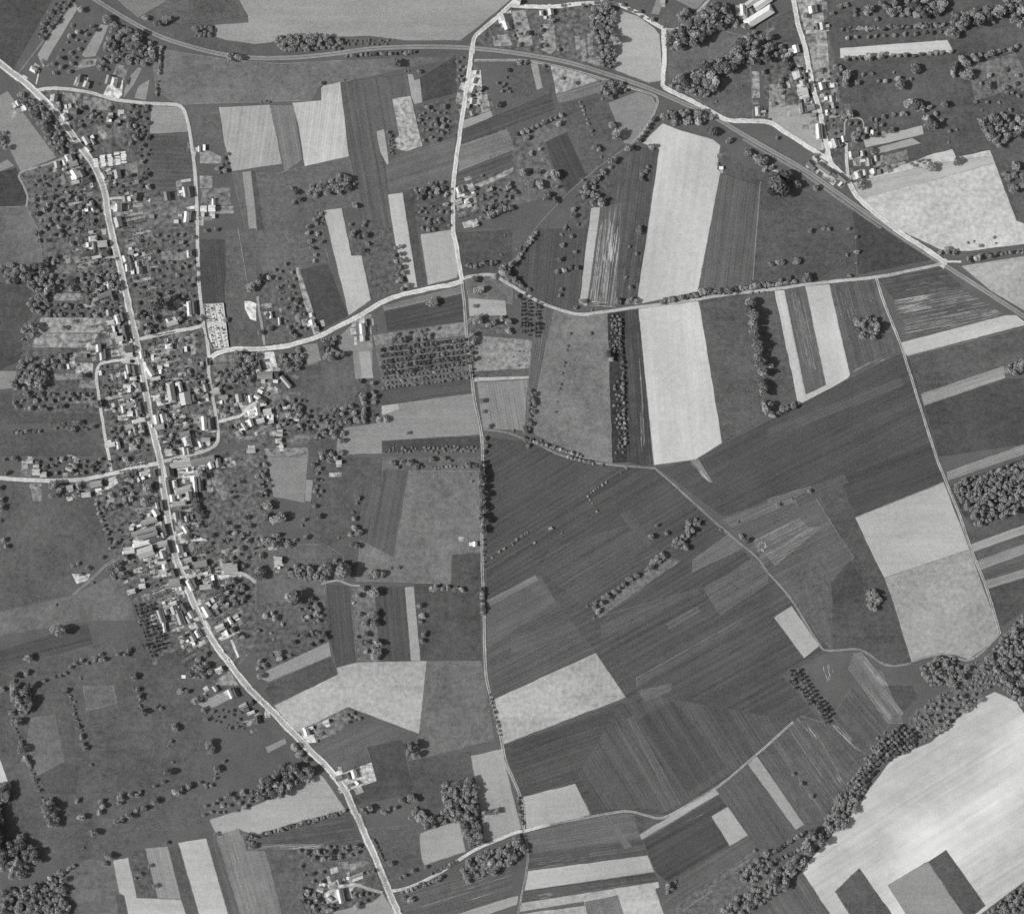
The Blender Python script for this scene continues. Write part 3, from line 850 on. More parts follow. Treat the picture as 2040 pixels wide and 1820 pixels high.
road("footpath from the road bend up the field edge", "35,150 87,80 140,2", 4, 120, name="path")
road("track round the western triangle field", "150,305 95,327 40,345 46,368 55,390 52,412", 4, 150, name="path")
road("driveway of the walled house", "72,168 78,140", 3, 190, name="path")
road("short drive off the upper main road", "215,397 240,394 260,395", 5, 190, name="path")
road("farm track across the western pasture", "145,1185 180,1155 212,1125 240,1110", 5, 135, name="path", wheel=True)
road("farm track to the big barn", "375,1148 430,1140 480,1142 510,1160", 7, 180, name="path")
road("chalk track below the copse", "640,1163 670,1156 700,1165 717,1166", 4, 150, name="path")
road("curved farm drive at the south", "650,1775 690,1768 712,1762 730,1768 762,1777", 6, 170, name="path")
road("yard track by the chalk pit", "527,687 522,650 516,620 513,590", 5, 150, name="path")
road("tree-lined farm lane", "435,840 460,833 480,827 495,812 512,798", 6, 195, name="lane")
road("path beside the field tree", "1515,362 1508,450 1500,558", 2.2, 135, name="path")
road("track around the eastern field foot", "1815,1318 1845,1308 1875,1303 1905,1310 1930,1314 1960,1295 1992,1262", 4, 145, name="path")
road("looping drive behind the station street", "1683,285 1683,245 1692,237 1712,236 1720,245 1720,275", 3, 165, name="path")
road("curved north path", "1325,58 1345,59 1370,44 1395,18 1410,2", 5, 165, name="path")
road("field path along the stream hedge", "1257,290 1207,322 1170,352 1130,387 1070,452 1030,510 1003,545", 3, 118, name="path")
road("sunken lane south of the railway", "945,121 1020,120 1057,122 1132,138 1195,156 1257,175 1297,188 1310,203 1290,250 1257,290", 4.5, 165, name="lane", wheel=True)
road("inner lane west of the main street", "272,714 217,720 199,727 192,750 197,792 207,855 217,908 222,938", 6, 190, name="lane")
road("lane between main street and cemetery", "272,676 337,662 385,654 404,648", 7, 195, name="lane")
road("back lane of the village", "73,180 100,176 140,178 180,185 237,200 300,206 350,209 365,217 375,250 385,312 391,375 393,455 395,530 400,605 404,640 410,668 415,695 417,718 416,740 420,770 425,797 432,842 435,865 430,885 410,897 362,910 318,920", 6.6, 186, name="lane")
road("west road", "320,922 270,931 225,942 162,955 92,957 0,952", 8, 198)
road("diagonal field lane", "963,855 1010,862 1060,880 1120,907 1175,920 1220,926 1297,932 1310,937 1370,990 1445,1057 1507,1110 1530,1140 1575,1192 1630,1280 1650,1295 1705,1292 1730,1302 1755,1320 1780,1326 1815,1321", 3.6, 146, name="lane", wheel=True)
road("straight eastern lane", "1745,553 1762,605 1790,675 1812,742 1832,805 1865,910 1882,952 1910,1022 1935,1095 1967,1175 1992,1262", 5, 176, name="lane", wheel=True)
road("winding southern lane", "780,1774 822,1764 885,1732 922,1707 960,1685 1020,1660 1042,1655 1095,1642", 6.2, 196, name="lane")
road("field end of the winding southern lane", "1095,1642 1180,1625 1245,1615 1282,1622 1317,1629 1357,1610 1432,1565 1490,1517 1530,1482 1580,1437", 4.2, 168, name="lane", wheel=True)
road("southern end of the long lane", "1042,1655 1051,1690 1050,1727 1042,1770 1032,1820", 4, 150, name="lane", wheel=True)
road("long north-south lane", "920,560 925,605 930,667 937,730 945,792 957,852 960,880 962,940 962,1000 960,1070 961,1135 964,1222 966,1310 972,1365 985,1410 997,1465 1007,1515 1020,1545 1035,1582 1043,1615 1042,1655", 6, 166, name="lane", wheel=True)
road("eastern road past the big white field", "920,557 935,551 980,547 1007,562 1020,569 1040,582 1082,605 1125,620 1160,626 1195,622 1270,612 1370,599 1445,587 1530,577 1630,564 1742,552 1805,541 1880,525", 6, 178, name="lane")
road("road from the cemetery to the northern crossroads", "416,717 430,705 462,696 510,695 548,692 597,682 635,670 685,645 722,625 760,602 792,590 847,577 900,566 922,559", 9, 212, 196, 0.5)
road("northern road", "1027,2 990,35 960,60 945,74 940,100 932,162 920,237 910,312 903,375 903,455 910,495 920,557", 8.5, 212, 194, 0.5)
road("lane north of the railway", "1320,57 1295,42 1262,22 1222,7 1170,7 1095,14 1020,11", 8, 205, name="lane")
road("lane down to the railway", "1322,57 1323,112 1321,160 1325,175 1370,197 1410,219 1450,240 1485,241 1530,243 1567,265 1605,290 1637,310 1655,322", 9, 205, name="lane")
road("station street", "1581,0 1590,50 1605,100 1617,162 1630,212 1640,255 1647,290 1655,322 1675,345 1690,360 1700,380 1720,405 1782,455 1850,500 1880,522", 9.5, 212, 198, 0.5)
road("side lane beside the station green", "1686,285 1687,320 1690,358", 6, 195, name="lane")
road("crossing approach east of the railway", "1880,522 1895,521 1915,522", 4, 200, name="lane")
MAIN = "0,127 38,155 72,185 117,232 150,277 185,327 205,372 215,425 221,455 244,555 270,670 283,740 295,805 305,860 317,910 332,1010 350,1110 370,1160 400,1235 430,1285 492,1365 510,1385 592,1467 670,1550 707,1615 750,1715 775,1775 795,1820"
road("main village street", MAIN, 13.6, 207, 168, 0.54)

# railway: ballast bed, two tracks with rails on sleepers
RAIL = smooth_line(extend([p[:2] for p in pts_of("190,0 250,37 312,70 375,92 445,109 510,116 585,115 660,108 735,98 810,94 885,94 945,97 1020,105 1120,122 1207,147 1295,177 1370,210 1420,232 1475,265 1530,297 1605,340 1705,410 1770,455 1880,527 1955,575 2040,630")]), 5.0)
rz = ROAD_Z - 0.01
rw = ribbon("railway", RAIL, 12.5, rz, 98, jit=0.05, blotch=0.35)
rw["kind"] = "structure"
rw["label"] = "double railway line curving across the north of the village"
for trk in (-2.4, 2.4):
    ribbon("track_bed", RAIL, 3.4, rz + 0.05, 132, rw, 0.05, trk, thick=0.06)
    for r in (-1.15, 1.15):
        ribbon("rail", RAIL, 0.4, rz + 0.18, 185, rw, 0.0, trk + r, M_METAL, thick=0.14)
SID = [p for p in RAIL if 1480 < p[0] < 1760]
ribbon("siding_bed", SID, 4.5, rz + 0.03, 128, rw, 0.12, 8.5, thick=0.3)
for k, (x, y, a) in enumerate(((941.5, 97.5, 3), (1881, 525, 34))):
    cx, cy = m2w(x, y)
    hw, hl = 3.2, 6.2
    V = []
    for (u, v) in ((-hw, -hl), (hw, -hl), (hw, hl), (-hw, hl)):
        ca, sa = math.cos(math.radians(-a)), math.sin(math.radians(-a))
        V.append((cx + u * ca - v * sa, cy + u * sa + v * ca))
    z1 = rz + 0.34
    lc = mesh_obj("level_crossing", [p + (z1,) for p in V] + [p + (z1 - 0.5,) for p in V],
                  [(0, 1, 2, 3), (0, 4, 5, 1), (1, 5, 6, 2), (2, 6, 7, 3), (3, 7, 4, 0)], M_ROAD, props=dict(GP, tone=alb(188), kind="structure"))

road("garden wall line in the western plots", "82,634 140,634 205,634", 1.6, 175, name="path")
road("path between the western plots", "75,662 140,662 212,662", 1.3, 165, name="path")
road("footpath by the northern pastures", "474,455 482,500 492,560", 1.6, 140, name="path")
# ------------------------------------------------------------------ houses, barns and sheds
HOUSES = []                       # map x, y, length, width (metres), ridge angle, roof tone, noun
def H(tile, s):  # many bright and dark neighbours trace one roof's sunlit and shaded slopes
    for p in s.split():
        a = p.split(',')
        r, c = tile
        x, y = 509.8 * (c - 1) + float(a[0]) * 0.25027, 455.03 * (r - 1) + float(a[1]) * 0.25027
        L, Wd = float(a[2]) * 0.25027 * U, float(a[3]) * 0.25027 * U
        ang = float(a[4]) if len(a) > 4 and a[4] else 0.0
        tone = float(a[5]) if len(a) > 5 else 168.0
        if L < Wd:
            L, Wd, ang = Wd, L, ang + 90
        HOUSES.append((x, y, L, Wd, ang, tone))

H((1, 1), """272,560,58,42,30,215 690,678,52,46,110,190 645,632,60,52,100,105 912,662,85,50,105,205 866,640,72,42,105,150 440,785,62,38,100,160
145,825,48,26,60,210 205,850,62,28,60,210 455,865,62,48,10,175 532,885,42,32,20,200 520,935,62,46,60,200 590,890,56,50,10,120 690,1120,72,44,60,195
705,1190,46,36,50,205 745,1130,50,28,60,150 885,915,36,26,0,175 542,1262,58,36,70,215 580,1258,56,44,70,120 460,1315,56,46,80,170 590,1305,72,46,-15,150
605,1390,82,56,60,220 690,1435,95,60,-15,95 605,1455,70,28,-15,190 655,1385,62,38,60,130 830,1400,62,38,60,190 940,1390,72,52,80,165 1095,1570,60,52,100,100
940,1655,62,40,90,200 975,1655,62,44,90,110 945,1770,82,58,75,180 745,1665,62,32,80,215 735,1625,52,32,70,150 1475,1530,82,34,80,200 1515,1530,82,56,80,100
1335,1565,72,50,80,125 1490,1730,88,44,95,222 1525,1722,70,36,95,110 1405,1765,38,28,0,200 1625,1665,52,48,0,235 1690,1662,58,52,0,230 1702,1610,52,28,90,215
1590,1190,48,26,90,200 1210,1725,40,30,0,140 1030,1585,40,26,80,200 560,850,40,26,80,170""")
H((1, 2), """1745,580,34,20,100,200 1735,645,44,32,110,190 1730,715,52,42,110,190 1778,715,44,34,20,110 1720,810,48,32,100,190 1690,845,42,22,100,150
1720,905,44,32,70,150 1978,150,66,56,70,160 1992,205,76,48,70,210 1612,1520,58,32,70,210 1655,1505,44,36,70,110 1720,1505,48,38,-20,160 1860,1510,48,32,-20,170
1612,1610,64,42,-20,170 1680,1605,48,42,-20,210 1750,1790,52,36,-20,180 1735,1555,34,22,-20,150 1700,1640,36,24,-20,190""")
H((1, 3), """40,15,64,52,20,205 310,100,52,46,80,195 235,110,42,32,90,200 265,145,24,22,0,215 1835,85,98,40,85,215 1965,140,250,80,-32,228 1995,30,150,62,-35,215
1905,25,110,50,-35,190 1912,95,52,34,60,120 1955,890,76,38,85,190 1665,1340,34,24,0,235 1870,110,80,26,85,120 1200,20,40,30,0,170""")
H((1, 4), """345,85,60,46,80,215 388,75,62,48,80,95 325,228,76,28,-5,160 430,215,62,38,80,190 392,215,50,28,80,110 222,395,64,50,75,225 180,408,40,32,-10,190
248,592,64,48,75,165 290,590,56,38,80,100 275,668,58,46,80,180 275,735,82,54,-15,200 322,692,62,40,80,100 300,772,54,36,-20,205 425,690,62,38,75,215 458,692,58,40,75,95
505,790,52,32,80,190 270,865,80,40,80,120 340,860,58,46,-15,150 520,842,52,32,80,150 467,900,44,20,80,230 400,1050,120,36,85,215 432,1055,110,34,85,100
530,1142,76,40,70,190 570,1145,62,36,70,100 598,1110,50,26,80,220 508,1150,52,30,80,200 785,1040,54,32,95,160 690,1230,62,48,-15,110 660,1232,50,32,80,200
750,1225,44,36,80,190 800,1292,64,30,80,160 825,1292,64,34,80,100 712,1395,64,42,70,205 742,1390,60,30,70,100 770,1378,44,32,80,190 840,1365,44,38,80,210
348,1318,80,56,45,110 440,1345,135,46,35,130 522,1385,76,50,35,100 588,1422,95,40,42,125 415,1310,40,26,35,190 880,1370,40,30,80,120""")
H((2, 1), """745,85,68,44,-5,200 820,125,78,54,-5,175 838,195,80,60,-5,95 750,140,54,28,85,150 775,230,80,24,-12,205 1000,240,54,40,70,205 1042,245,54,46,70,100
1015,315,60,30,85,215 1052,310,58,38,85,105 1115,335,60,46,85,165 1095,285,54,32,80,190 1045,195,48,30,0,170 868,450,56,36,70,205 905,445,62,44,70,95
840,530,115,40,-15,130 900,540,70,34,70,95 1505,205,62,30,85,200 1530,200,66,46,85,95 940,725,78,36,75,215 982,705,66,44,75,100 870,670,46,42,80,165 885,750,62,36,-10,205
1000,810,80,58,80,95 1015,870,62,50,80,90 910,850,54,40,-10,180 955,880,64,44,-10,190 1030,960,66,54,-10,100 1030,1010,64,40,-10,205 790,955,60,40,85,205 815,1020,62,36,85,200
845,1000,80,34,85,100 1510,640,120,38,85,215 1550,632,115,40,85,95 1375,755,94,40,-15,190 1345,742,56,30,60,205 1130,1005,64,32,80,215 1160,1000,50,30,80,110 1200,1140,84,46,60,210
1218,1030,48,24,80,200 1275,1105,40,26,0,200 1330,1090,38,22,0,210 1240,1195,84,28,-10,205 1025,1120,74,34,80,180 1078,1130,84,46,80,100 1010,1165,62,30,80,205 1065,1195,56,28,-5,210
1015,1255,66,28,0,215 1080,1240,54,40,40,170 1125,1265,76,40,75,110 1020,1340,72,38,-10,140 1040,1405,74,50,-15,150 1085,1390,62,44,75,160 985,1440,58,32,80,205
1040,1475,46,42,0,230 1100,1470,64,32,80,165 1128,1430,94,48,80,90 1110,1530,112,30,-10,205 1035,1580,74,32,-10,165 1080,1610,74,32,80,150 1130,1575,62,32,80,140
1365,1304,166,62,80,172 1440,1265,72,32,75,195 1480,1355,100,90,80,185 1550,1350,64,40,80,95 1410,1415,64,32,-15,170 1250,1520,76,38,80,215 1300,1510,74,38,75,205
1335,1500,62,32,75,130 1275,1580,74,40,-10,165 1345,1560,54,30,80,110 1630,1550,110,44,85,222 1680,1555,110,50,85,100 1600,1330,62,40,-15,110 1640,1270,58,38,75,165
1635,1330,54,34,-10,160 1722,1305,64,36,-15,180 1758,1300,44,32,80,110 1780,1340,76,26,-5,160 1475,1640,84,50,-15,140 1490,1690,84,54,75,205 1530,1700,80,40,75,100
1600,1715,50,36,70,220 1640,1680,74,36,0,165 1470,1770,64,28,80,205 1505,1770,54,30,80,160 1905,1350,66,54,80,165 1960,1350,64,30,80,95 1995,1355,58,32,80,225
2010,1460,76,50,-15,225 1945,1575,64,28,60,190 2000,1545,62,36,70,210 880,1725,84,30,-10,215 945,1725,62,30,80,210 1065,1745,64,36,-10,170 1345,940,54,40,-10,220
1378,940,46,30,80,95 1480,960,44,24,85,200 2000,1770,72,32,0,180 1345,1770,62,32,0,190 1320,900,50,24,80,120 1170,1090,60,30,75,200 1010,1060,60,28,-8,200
1655,1060,60,26,85,120 800,1150,40,24,80,200 545,1100,40,18,80,215 690,985,80,20,0,150""")
H((2, 2), """120,690,54,24,80,235 190,740,60,24,85,190 450,748,46,38,75,222 437,690,34,24,75,200 460,775,44,34,-10,190 845,800,84,36,85,222 872,815,84,30,85,110
885,750,58,38,85,90 870,870,54,32,85,110 38,1090,84,42,75,95 75,1170,124,58,0,145 165,1165,64,56,0,85 240,1220,115,34,50,170 55,1365,64,48,30,95 15,1340,54,38,30,215
95,1460,68,52,-10,195 15,1455,66,46,80,222 40,1530,64,40,-15,205 125,1540,40,32,0,190 185,1690,54,40,-5,180 190,1640,54,26,0,185 230,1430,34,26,0,200 60,1400,50,24,-10,205
130,1500,24,50,0,200 485,800,40,40,-10,120""")
H((3, 1), """295,120,62,50,0,200 350,140,54,44,0,190 240,35,54,32,0,190 555,95,58,36,20,170 560,245,54,40,-10,175 690,300,74,40,-5,190 770,215,92,50,-10,165
1160,130,92,38,-10,190 1200,130,54,36,80,210 1240,125,58,42,80,95 1450,62,185,42,-5,175 1620,30,190,56,-12,140 1355,110,115,62,80,95 1395,215,66,36,80,205
1355,240,120,56,80,100 1465,262,150,56,-15,170 1510,310,70,50,80,160 1375,325,62,42,80,225 1425,375,125,30,-10,170 1405,470,60,40,80,175 1445,470,62,40,80,95
1490,490,48,36,80,165 1680,55,74,46,70,220 1740,45,76,44,80,150 1555,215,120,34,85,222 1600,215,110,40,85,95 1210,390,54,36,-10,170 1252,390,64,30,75,222
1298,385,90,38,80,95 1245,440,62,54,60,215 1190,510,135,46,-15,160 1150,590,200,36,-15,150 1180,625,160,36,-15,140 1325,580,95,52,75,90 1305,620,46,36,75,165
1130,690,145,36,-15,225 1240,655,115,40,-12,100 1165,755,130,84,-18,190 1300,690,84,46,-15,170 1352,718,95,58,75,90 1300,772,62,50,70,190 1030,755,104,28,-10,210
1425,725,64,30,75,225 1462,728,62,38,75,95 1500,820,64,40,-15,170 1600,850,105,52,-10,145 1478,572,64,38,60,225 1430,590,50,32,-15,140 1320,870,64,48,75,205
1300,910,64,36,-10,190 1392,920,62,58,70,90 1395,1010,94,52,-15,150 1448,1000,62,48,60,90 1515,1020,95,36,62,228 1560,1000,95,52,65,90 1680,895,64,32,80,110
1840,880,112,80,-5,170 1695,960,42,24,80,235 1640,1032,95,40,-5,180 1700,1010,60,44,80,95 1380,1165,64,36,-15,205 1330,1195,54,32,-15,165 1390,1215,70,56,70,170
1430,1270,125,42,70,165 1465,1270,120,34,70,95 1280,1265,105,36,72,170 1315,1265,110,34,72,95 1475,1200,84,58,60,90 1520,1250,60,40,60,200 1310,1350,84,28,80,215
1645,1225,95,48,60,228 1690,1240,60,30,60,100 1755,1355,74,50,-25,195 1800,1340,50,40,60,95 1835,1300,62,28,60,228 1575,1405,62,32,60,222 1605,1395,58,30,60,95
1540,1440,56,42,60,165 1540,1478,40,26,60,215 1745,1690,62,38,-25,205 1770,1690,40,30,60,95 1465,1745,34,28,0,225 1135,1025,54,40,-10,205 1050,1070,64,40,-15,190
1570,1335,56,32,60,165 1330,1230,46,40,70,150 1500,1290,60,24,60,190 1190,485,50,24,-15,160 1430,310,40,36,80,190 1050,570,36,28,10,190 1290,840,80,24,-15,190
1480,880,60,26,-10,200 1560,870,40,30,60,100 1660,1170,40,30,60,190 1720,1180,36,26,60,160 1100,180,36,26,60,200""")
H((3, 2), "180,822,64,60,0,190 662,40,48,32,0,195 1745,692,36,40,0,235")
H((4, 1), "1715,20,48,34,55,190 1838,62,76,36,65,222 1878,55,70,42,65,95 1940,160,66,42,-30,160 1990,140,54,40,-30,95 2000,215,64,28,-20,200 1965,195,44,34,-20,110 2020,280,50,40,-20,130")
H((4, 2), """15,270,66,50,80,95 402,360,66,42,70,222 440,335,40,28,-20,205 432,362,50,28,70,100 665,732,56,44,-20,130 745,716,54,42,60,95 783,700,66,44,75,228
802,772,36,24,45,225 750,790,44,26,-20,120 610,1578,74,32,-20,175 660,1556,40,36,70,165 738,1528,32,26,0,230 672,1668,112,36,78,222 705,1662,112,38,78,95 590,1690,44,28,40,190
515,1620,54,40,20,180 560,290,54,34,-20,205 800,1510,120,22,-20,150""")

NUM = ["first", "second", "third", "fourth", "fifth", "sixth", "seventh", "eighth", "ninth", "tenth", "eleventh", "twelfth", "thirteenth",
       "fourteenth", "fifteenth", "sixteenth", "seventeenth", "eighteenth", "nineteenth"]
TENS = {2: "twent", 3: "thirt", 4: "fort", 5: "fift", 6: "sixt", 7: "sevent", 8: "eight", 9: "ninet"}
def ordinal(n):
    if n <= 19:
        return NUM[n - 1]
    if n % 10 == 0:
        return TENS[n // 10] + "ieth" if n < 100 else "hundredth"
    return TENS[(n // 10) % 10] + "y-" + NUM[n % 10 - 1]

STREETS = [("main village street", 'y', [(380, "the top bend of the main street"), (560, "the main street above the cemetery"), (690, "the main street beside the cemetery lane"),
                                       (800, "the main street by the village square"), (918, "the main street above the crossroads"), (1060, "the main street just below the crossroads"),
                                       (1165, "the main street at its southern bend"), (1320, "the lower main street"), (1900, "the open southern main road")]),
           ("back lane of the village", 'y', [(300, "the back lane's northern curve"), (460, "the back lane beside the striped field"), (690, "the back lane above the cemetery"), (1000, "the back lane below the cemetery")]),
           ("inner lane west of the main street", 'y', [(2000, "the inner western lane")]), ("west road", 'y', [(2000, "the west road")]),
           ("tree-lined farm lane", 'y', [(2000, "the curving farm lane")]), ("road from the cemetery to the northern crossroads", 'y', [(2000, "the road leaving the cemetery eastward")]),
           ("northern road", 'y', [(330, "the northern road near the railway"), (2000, "the northern road's orchards")]), ("lane north of the railway", 'y', [(2000, "the lane north of the railway")]),
           ("station street", 'y', [(130, "the top of the station street"), (230, "the middle of the station street"), (2000, "the station yard")]),
           ("curved farm drive at the south", 'y', [(2000, "the southern farm drive")]), ("farm track to the big barn", 'y', [(2000, "the big barn track")]),
           ("long north-south lane", 'y', [(2000, "the long field lane")]), ("lane down to the railway", 'y', [(2000, "the lane beside the railway")]),
           ("footpath from the road bend up the field edge", 'y', [(2000, "the north-western field path")])]
def nearest_street(x, y):
    best = None
    for key, _, segs in STREETS:
        P = ROADS[key]
        for i in range(0, len(P) - 1):
            px, py = P[i]
            d = (px - x) ** 2 + (py - y) ** 2
            if best is None or d < best[0]:
                qx, qy = P[i + 1]
                best = (d, key, segs, py, (qx - px) * (y - py) - (qy - py) * (x - px), px, py)
    d, key, segs, py, cr, px, py2 = best
    nm = next(n for lim, n in segs if y < lim or lim >= 1900)
    vert = key not in ("west road", "road from the cemetery to the northern crossroads", "lane north of the railway", "tree-lined farm lane",
                       "curved farm drive at the south", "farm track to the big barn")
    if vert:
        side = "east" if x > px else "west"
        return nm, side, y
    return nm, ("north" if y < py2 else "south"), x

def gable_house(x, y, L, Wd, ang, tone, name):
    wx, wy = m2w(x, y)
    root = bpy.data.objects.new(name, None)
    COL.objects.link(root)
    root.location = (wx, wy, 0)
    root.rotation_euler = (0, 0, math.radians(-ang))
    h = {"shed": 2.5, "cottage": 3.4, "house": 4.4, "barn": 4.6}[name] + random.uniform(-.3, .5)
    if tone < 115:  # many darkest roofs have slope shade and cast shadow in their colour; kept low
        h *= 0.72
    pitch = math.tan(math.radians(random.uniform(36, 44)))
    rise = Wd / 2 * pitch if name != "shed" else Wd * 0.3
    hip = 0.0 if random.random() < 0.8 else min(Wd * 0.4, L * 0.3)
    l, w = L / 2 - 0.3, Wd / 2 - 0.3
    wt = alb(random.uniform(165, 225))
    V = [(-l, -w, 0), (l, -w, 0), (l, w, 0), (-l, w, 0), (-l, -w, h), (l, -w, h), (l, w, h), (-l, w, h)]
    Fc = [(0, 1, 5, 4), (1, 2, 6, 5), (2, 3, 7, 6), (3, 0, 4, 7)]
    if name == "shed":
        V += [(-l, w, h + rise * (2 * w) / Wd), (l, w, h + rise * (2 * w) / Wd)]
        Fc = [(0, 1, 5, 4), (1, 2, 9, 5), (2, 3, 8, 9), (3, 0, 4, 8)]
    elif hip == 0:
        zr = h + rise * w / (Wd / 2)
        V += [(-l, 0, zr), (l, 0, zr)]
        Fc = [(0, 1, 5, 4), (1, 2, 6, 9, 5), (2, 3, 7, 6), (3, 0, 4, 8, 7)]
    mesh_obj("wall", V, Fc, M_WALL, root, dict(tone=wt))
    # roof: two slopes with thickness and overhang
    l, w, e = L / 2, Wd / 2, 0.16
    if name == "shed":
        z0, z1 = h + 0.02, h + rise + 0.02
        T = [(-l, -w, z0), (l, -w, z0), (l, w, z1), (-l, w, z1)]
        R = T + [(a, b, c + e) for a, b, c in T]
        RF = [(3, 2, 1, 0), (4, 5, 6, 7), (0, 1, 5, 4), (1, 2, 6, 5), (2, 3, 7, 6), (3, 0, 4, 7)]
    else:
        z0, z1 = h - 0.05, h + rise
        lr = l - hip
        T = [(-l, -w, z0), (l, -w, z0), (l, w, z0), (-l, w, z0), (-lr, 0, z1), (lr, 0, z1)]
        R = T + [(a, b, c + e) for a, b, c in T]
        RF = [(6, 7, 11, 10), (8, 9, 10, 11), (7, 8, 11), (9, 6, 10), (0, 1, 7, 6), (1, 2, 8, 7), (2, 3, 9, 8), (3, 0, 6, 9),
              (4, 5, 1, 0), (5, 4, 3, 2), (5, 2, 1), (4, 0, 3)]
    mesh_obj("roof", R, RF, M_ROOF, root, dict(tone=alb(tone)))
    if name in ("house", "cottage"):
        for s in ((1, -1) if L > 10 else (random.choice((-1, 1)),)):
            cxx = s * (l - hip - 0.7)
            zc = h + rise + 0.9
            q = 0.38
            V = [(cxx - q, -q, h), (cxx + q, -q, h), (cxx + q, q, h), (cxx - q, q, h), (cxx - q, -q, zc), (cxx + q, -q, zc), (cxx + q, q, zc), (cxx - q, q, zc)]
            mesh_obj("chimney", V, [(0, 1, 5, 4), (1, 2, 6, 5), (2, 3, 7, 6), (3, 0, 4, 7), (4, 5, 6, 7)], M_WALL, root, dict(tone=alb(130)))
    return root

def tone_word(t):
    return "white-roofed" if t >= 212 else "pale-roofed" if t >= 180 else "grey-roofed" if t >= 135 else "dark-or-shaded-roof"

# lean-tos and outbuildings crowding the yards of the village core
ra = random.Random(5)
for (x, y, L, Wd, ang, tone) in list(HOUSES):
    if not (x < 560 and 380 < y < 1330) and not x > 1500 and not (x < 400 and y < 400):
        continue
    if ra.random() < 0.55:
        a = math.radians(ang)
        s, q = ra.choice((-1, 1)), ra.uniform(-.4, .4) * L
        off = Wd / 2 + ra.uniform(2.5, 6.5)
        HOUSES.append((x + (math.cos(a) * q - math.sin(a) * off * s) / U, y + (math.sin(a) * q + math.cos(a) * off * s) / U,
                       ra.uniform(4, 8.5), ra.uniform(3, 4.6), ang + ra.choice((0, 90)), ra.choice((110, 150, 180, 205, 215, 225))))
# keep every roof clear of the carriageways and of its larger neighbours
def clear_of_roads(x, y, r):
    for key in ("main village street", "back lane of the village", "west road", "station street", "inner lane west of the main street",
                "lane between main street and cemetery", "northern road", "road from the cemetery to the northern crossroads"):
        hw = 6.0 if key == "main village street" else 4.0
        for i in range(0, len(ROADS[key])):
            px, py = ROADS[key][i]
            if (px - x) ** 2 + (py - y) ** 2 < (hw + r / U) ** 2:
                return False
    return True
HOUSES = [h for i, h in enumerate(HOUSES) if h[2] * h[3] > 40 or clear_of_roads(h[0], h[1], h[3] / 2)]
entries = []
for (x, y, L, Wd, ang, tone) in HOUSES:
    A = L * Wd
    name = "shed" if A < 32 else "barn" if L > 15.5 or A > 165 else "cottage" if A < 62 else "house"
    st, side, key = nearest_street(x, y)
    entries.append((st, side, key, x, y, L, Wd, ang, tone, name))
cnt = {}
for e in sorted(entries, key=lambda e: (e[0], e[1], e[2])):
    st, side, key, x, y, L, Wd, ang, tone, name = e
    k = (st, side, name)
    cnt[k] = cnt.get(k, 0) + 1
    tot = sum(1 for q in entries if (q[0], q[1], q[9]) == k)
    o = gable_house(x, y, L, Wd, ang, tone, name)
    frm = "north" if side in ("east", "west") else "west"
    if tot == 1:
        lab = f"{tone_word(tone)} {name}, the only one {side} of {st}"
    else:
        lab = f"{tone_word(tone)} {name}, {ordinal(cnt[k])} from the {frm}, {side} of {st}"
    tag(o, lab, {"house": "house", "cottage": "house", "shed": "shed", "barn": "barn"}[name], f"{name}s of the village")


# kitchen-garden plots and yards behind and beside the houses
def plot(wx, wy, L, Wd, ang, tone, name, z, tex=0.9):
    ca, sa = math.cos(ang), math.sin(ang)
    top = [(wx + u * ca - v * sa, wy + u * sa + v * ca) for u, v in ((-L / 2, -Wd / 2), (L / 2 + random.uniform(-.8, .8), -Wd / 2), (L / 2, Wd / 2 + random.uniform(-.8, .8)), (-L / 2, Wd / 2))]
    mesh_obj(name, [p + (z,) for p in top] + [p + (-0.2,) for p in top], [(0, 1, 2, 3), (0, 4, 5, 1), (1, 5, 6, 2), (2, 6, 7, 3), (3, 7, 4, 0)], M_GROUND,
             props=dict(GP, tone=alb(tone), grit=0.25, garden=tex, blotch=0.5, rows=random.choice((0, 0, 0.15)), ang=-ang, kind="structure"))
rp = random.Random(11)
zp = FZ + 0.01
for (st, side, key, x, y, L, Wd, ang, tone, name) in entries:
    wx, wy = m2w(x, y)
    a = math.radians(-ang)
    if rp.random() < 0.62:
        off = Wd / 2 + 2.0
        s = rp.choice((-1, 1))
        zp += 0.0001
        plot(wx - math.sin(a) * off * s, wy + math.cos(a) * off * s, L * rp.uniform(.6, 1.0), rp.uniform(3.5, 7), a, rp.uniform(150, 222), "yard", zp, 0.6)
    for q in range(rp.choice((0, 1, 1, 2, 2))):
        off = Wd / 2 + rp.uniform(7, 15)
        s = rp.choice((-1, 1))
        sh = rp.uniform(-8, 8)
        zp += 0.0001
        plot(wx - math.sin(a) * off * s + math.cos(a) * sh, wy + math.cos(a) * off * s + math.sin(a) * sh, rp.uniform(6, 14), rp.uniform(3.5, 8), a, rp.choice((92, 118, 132, 145, 160, 175)), "garden_plot", zp)
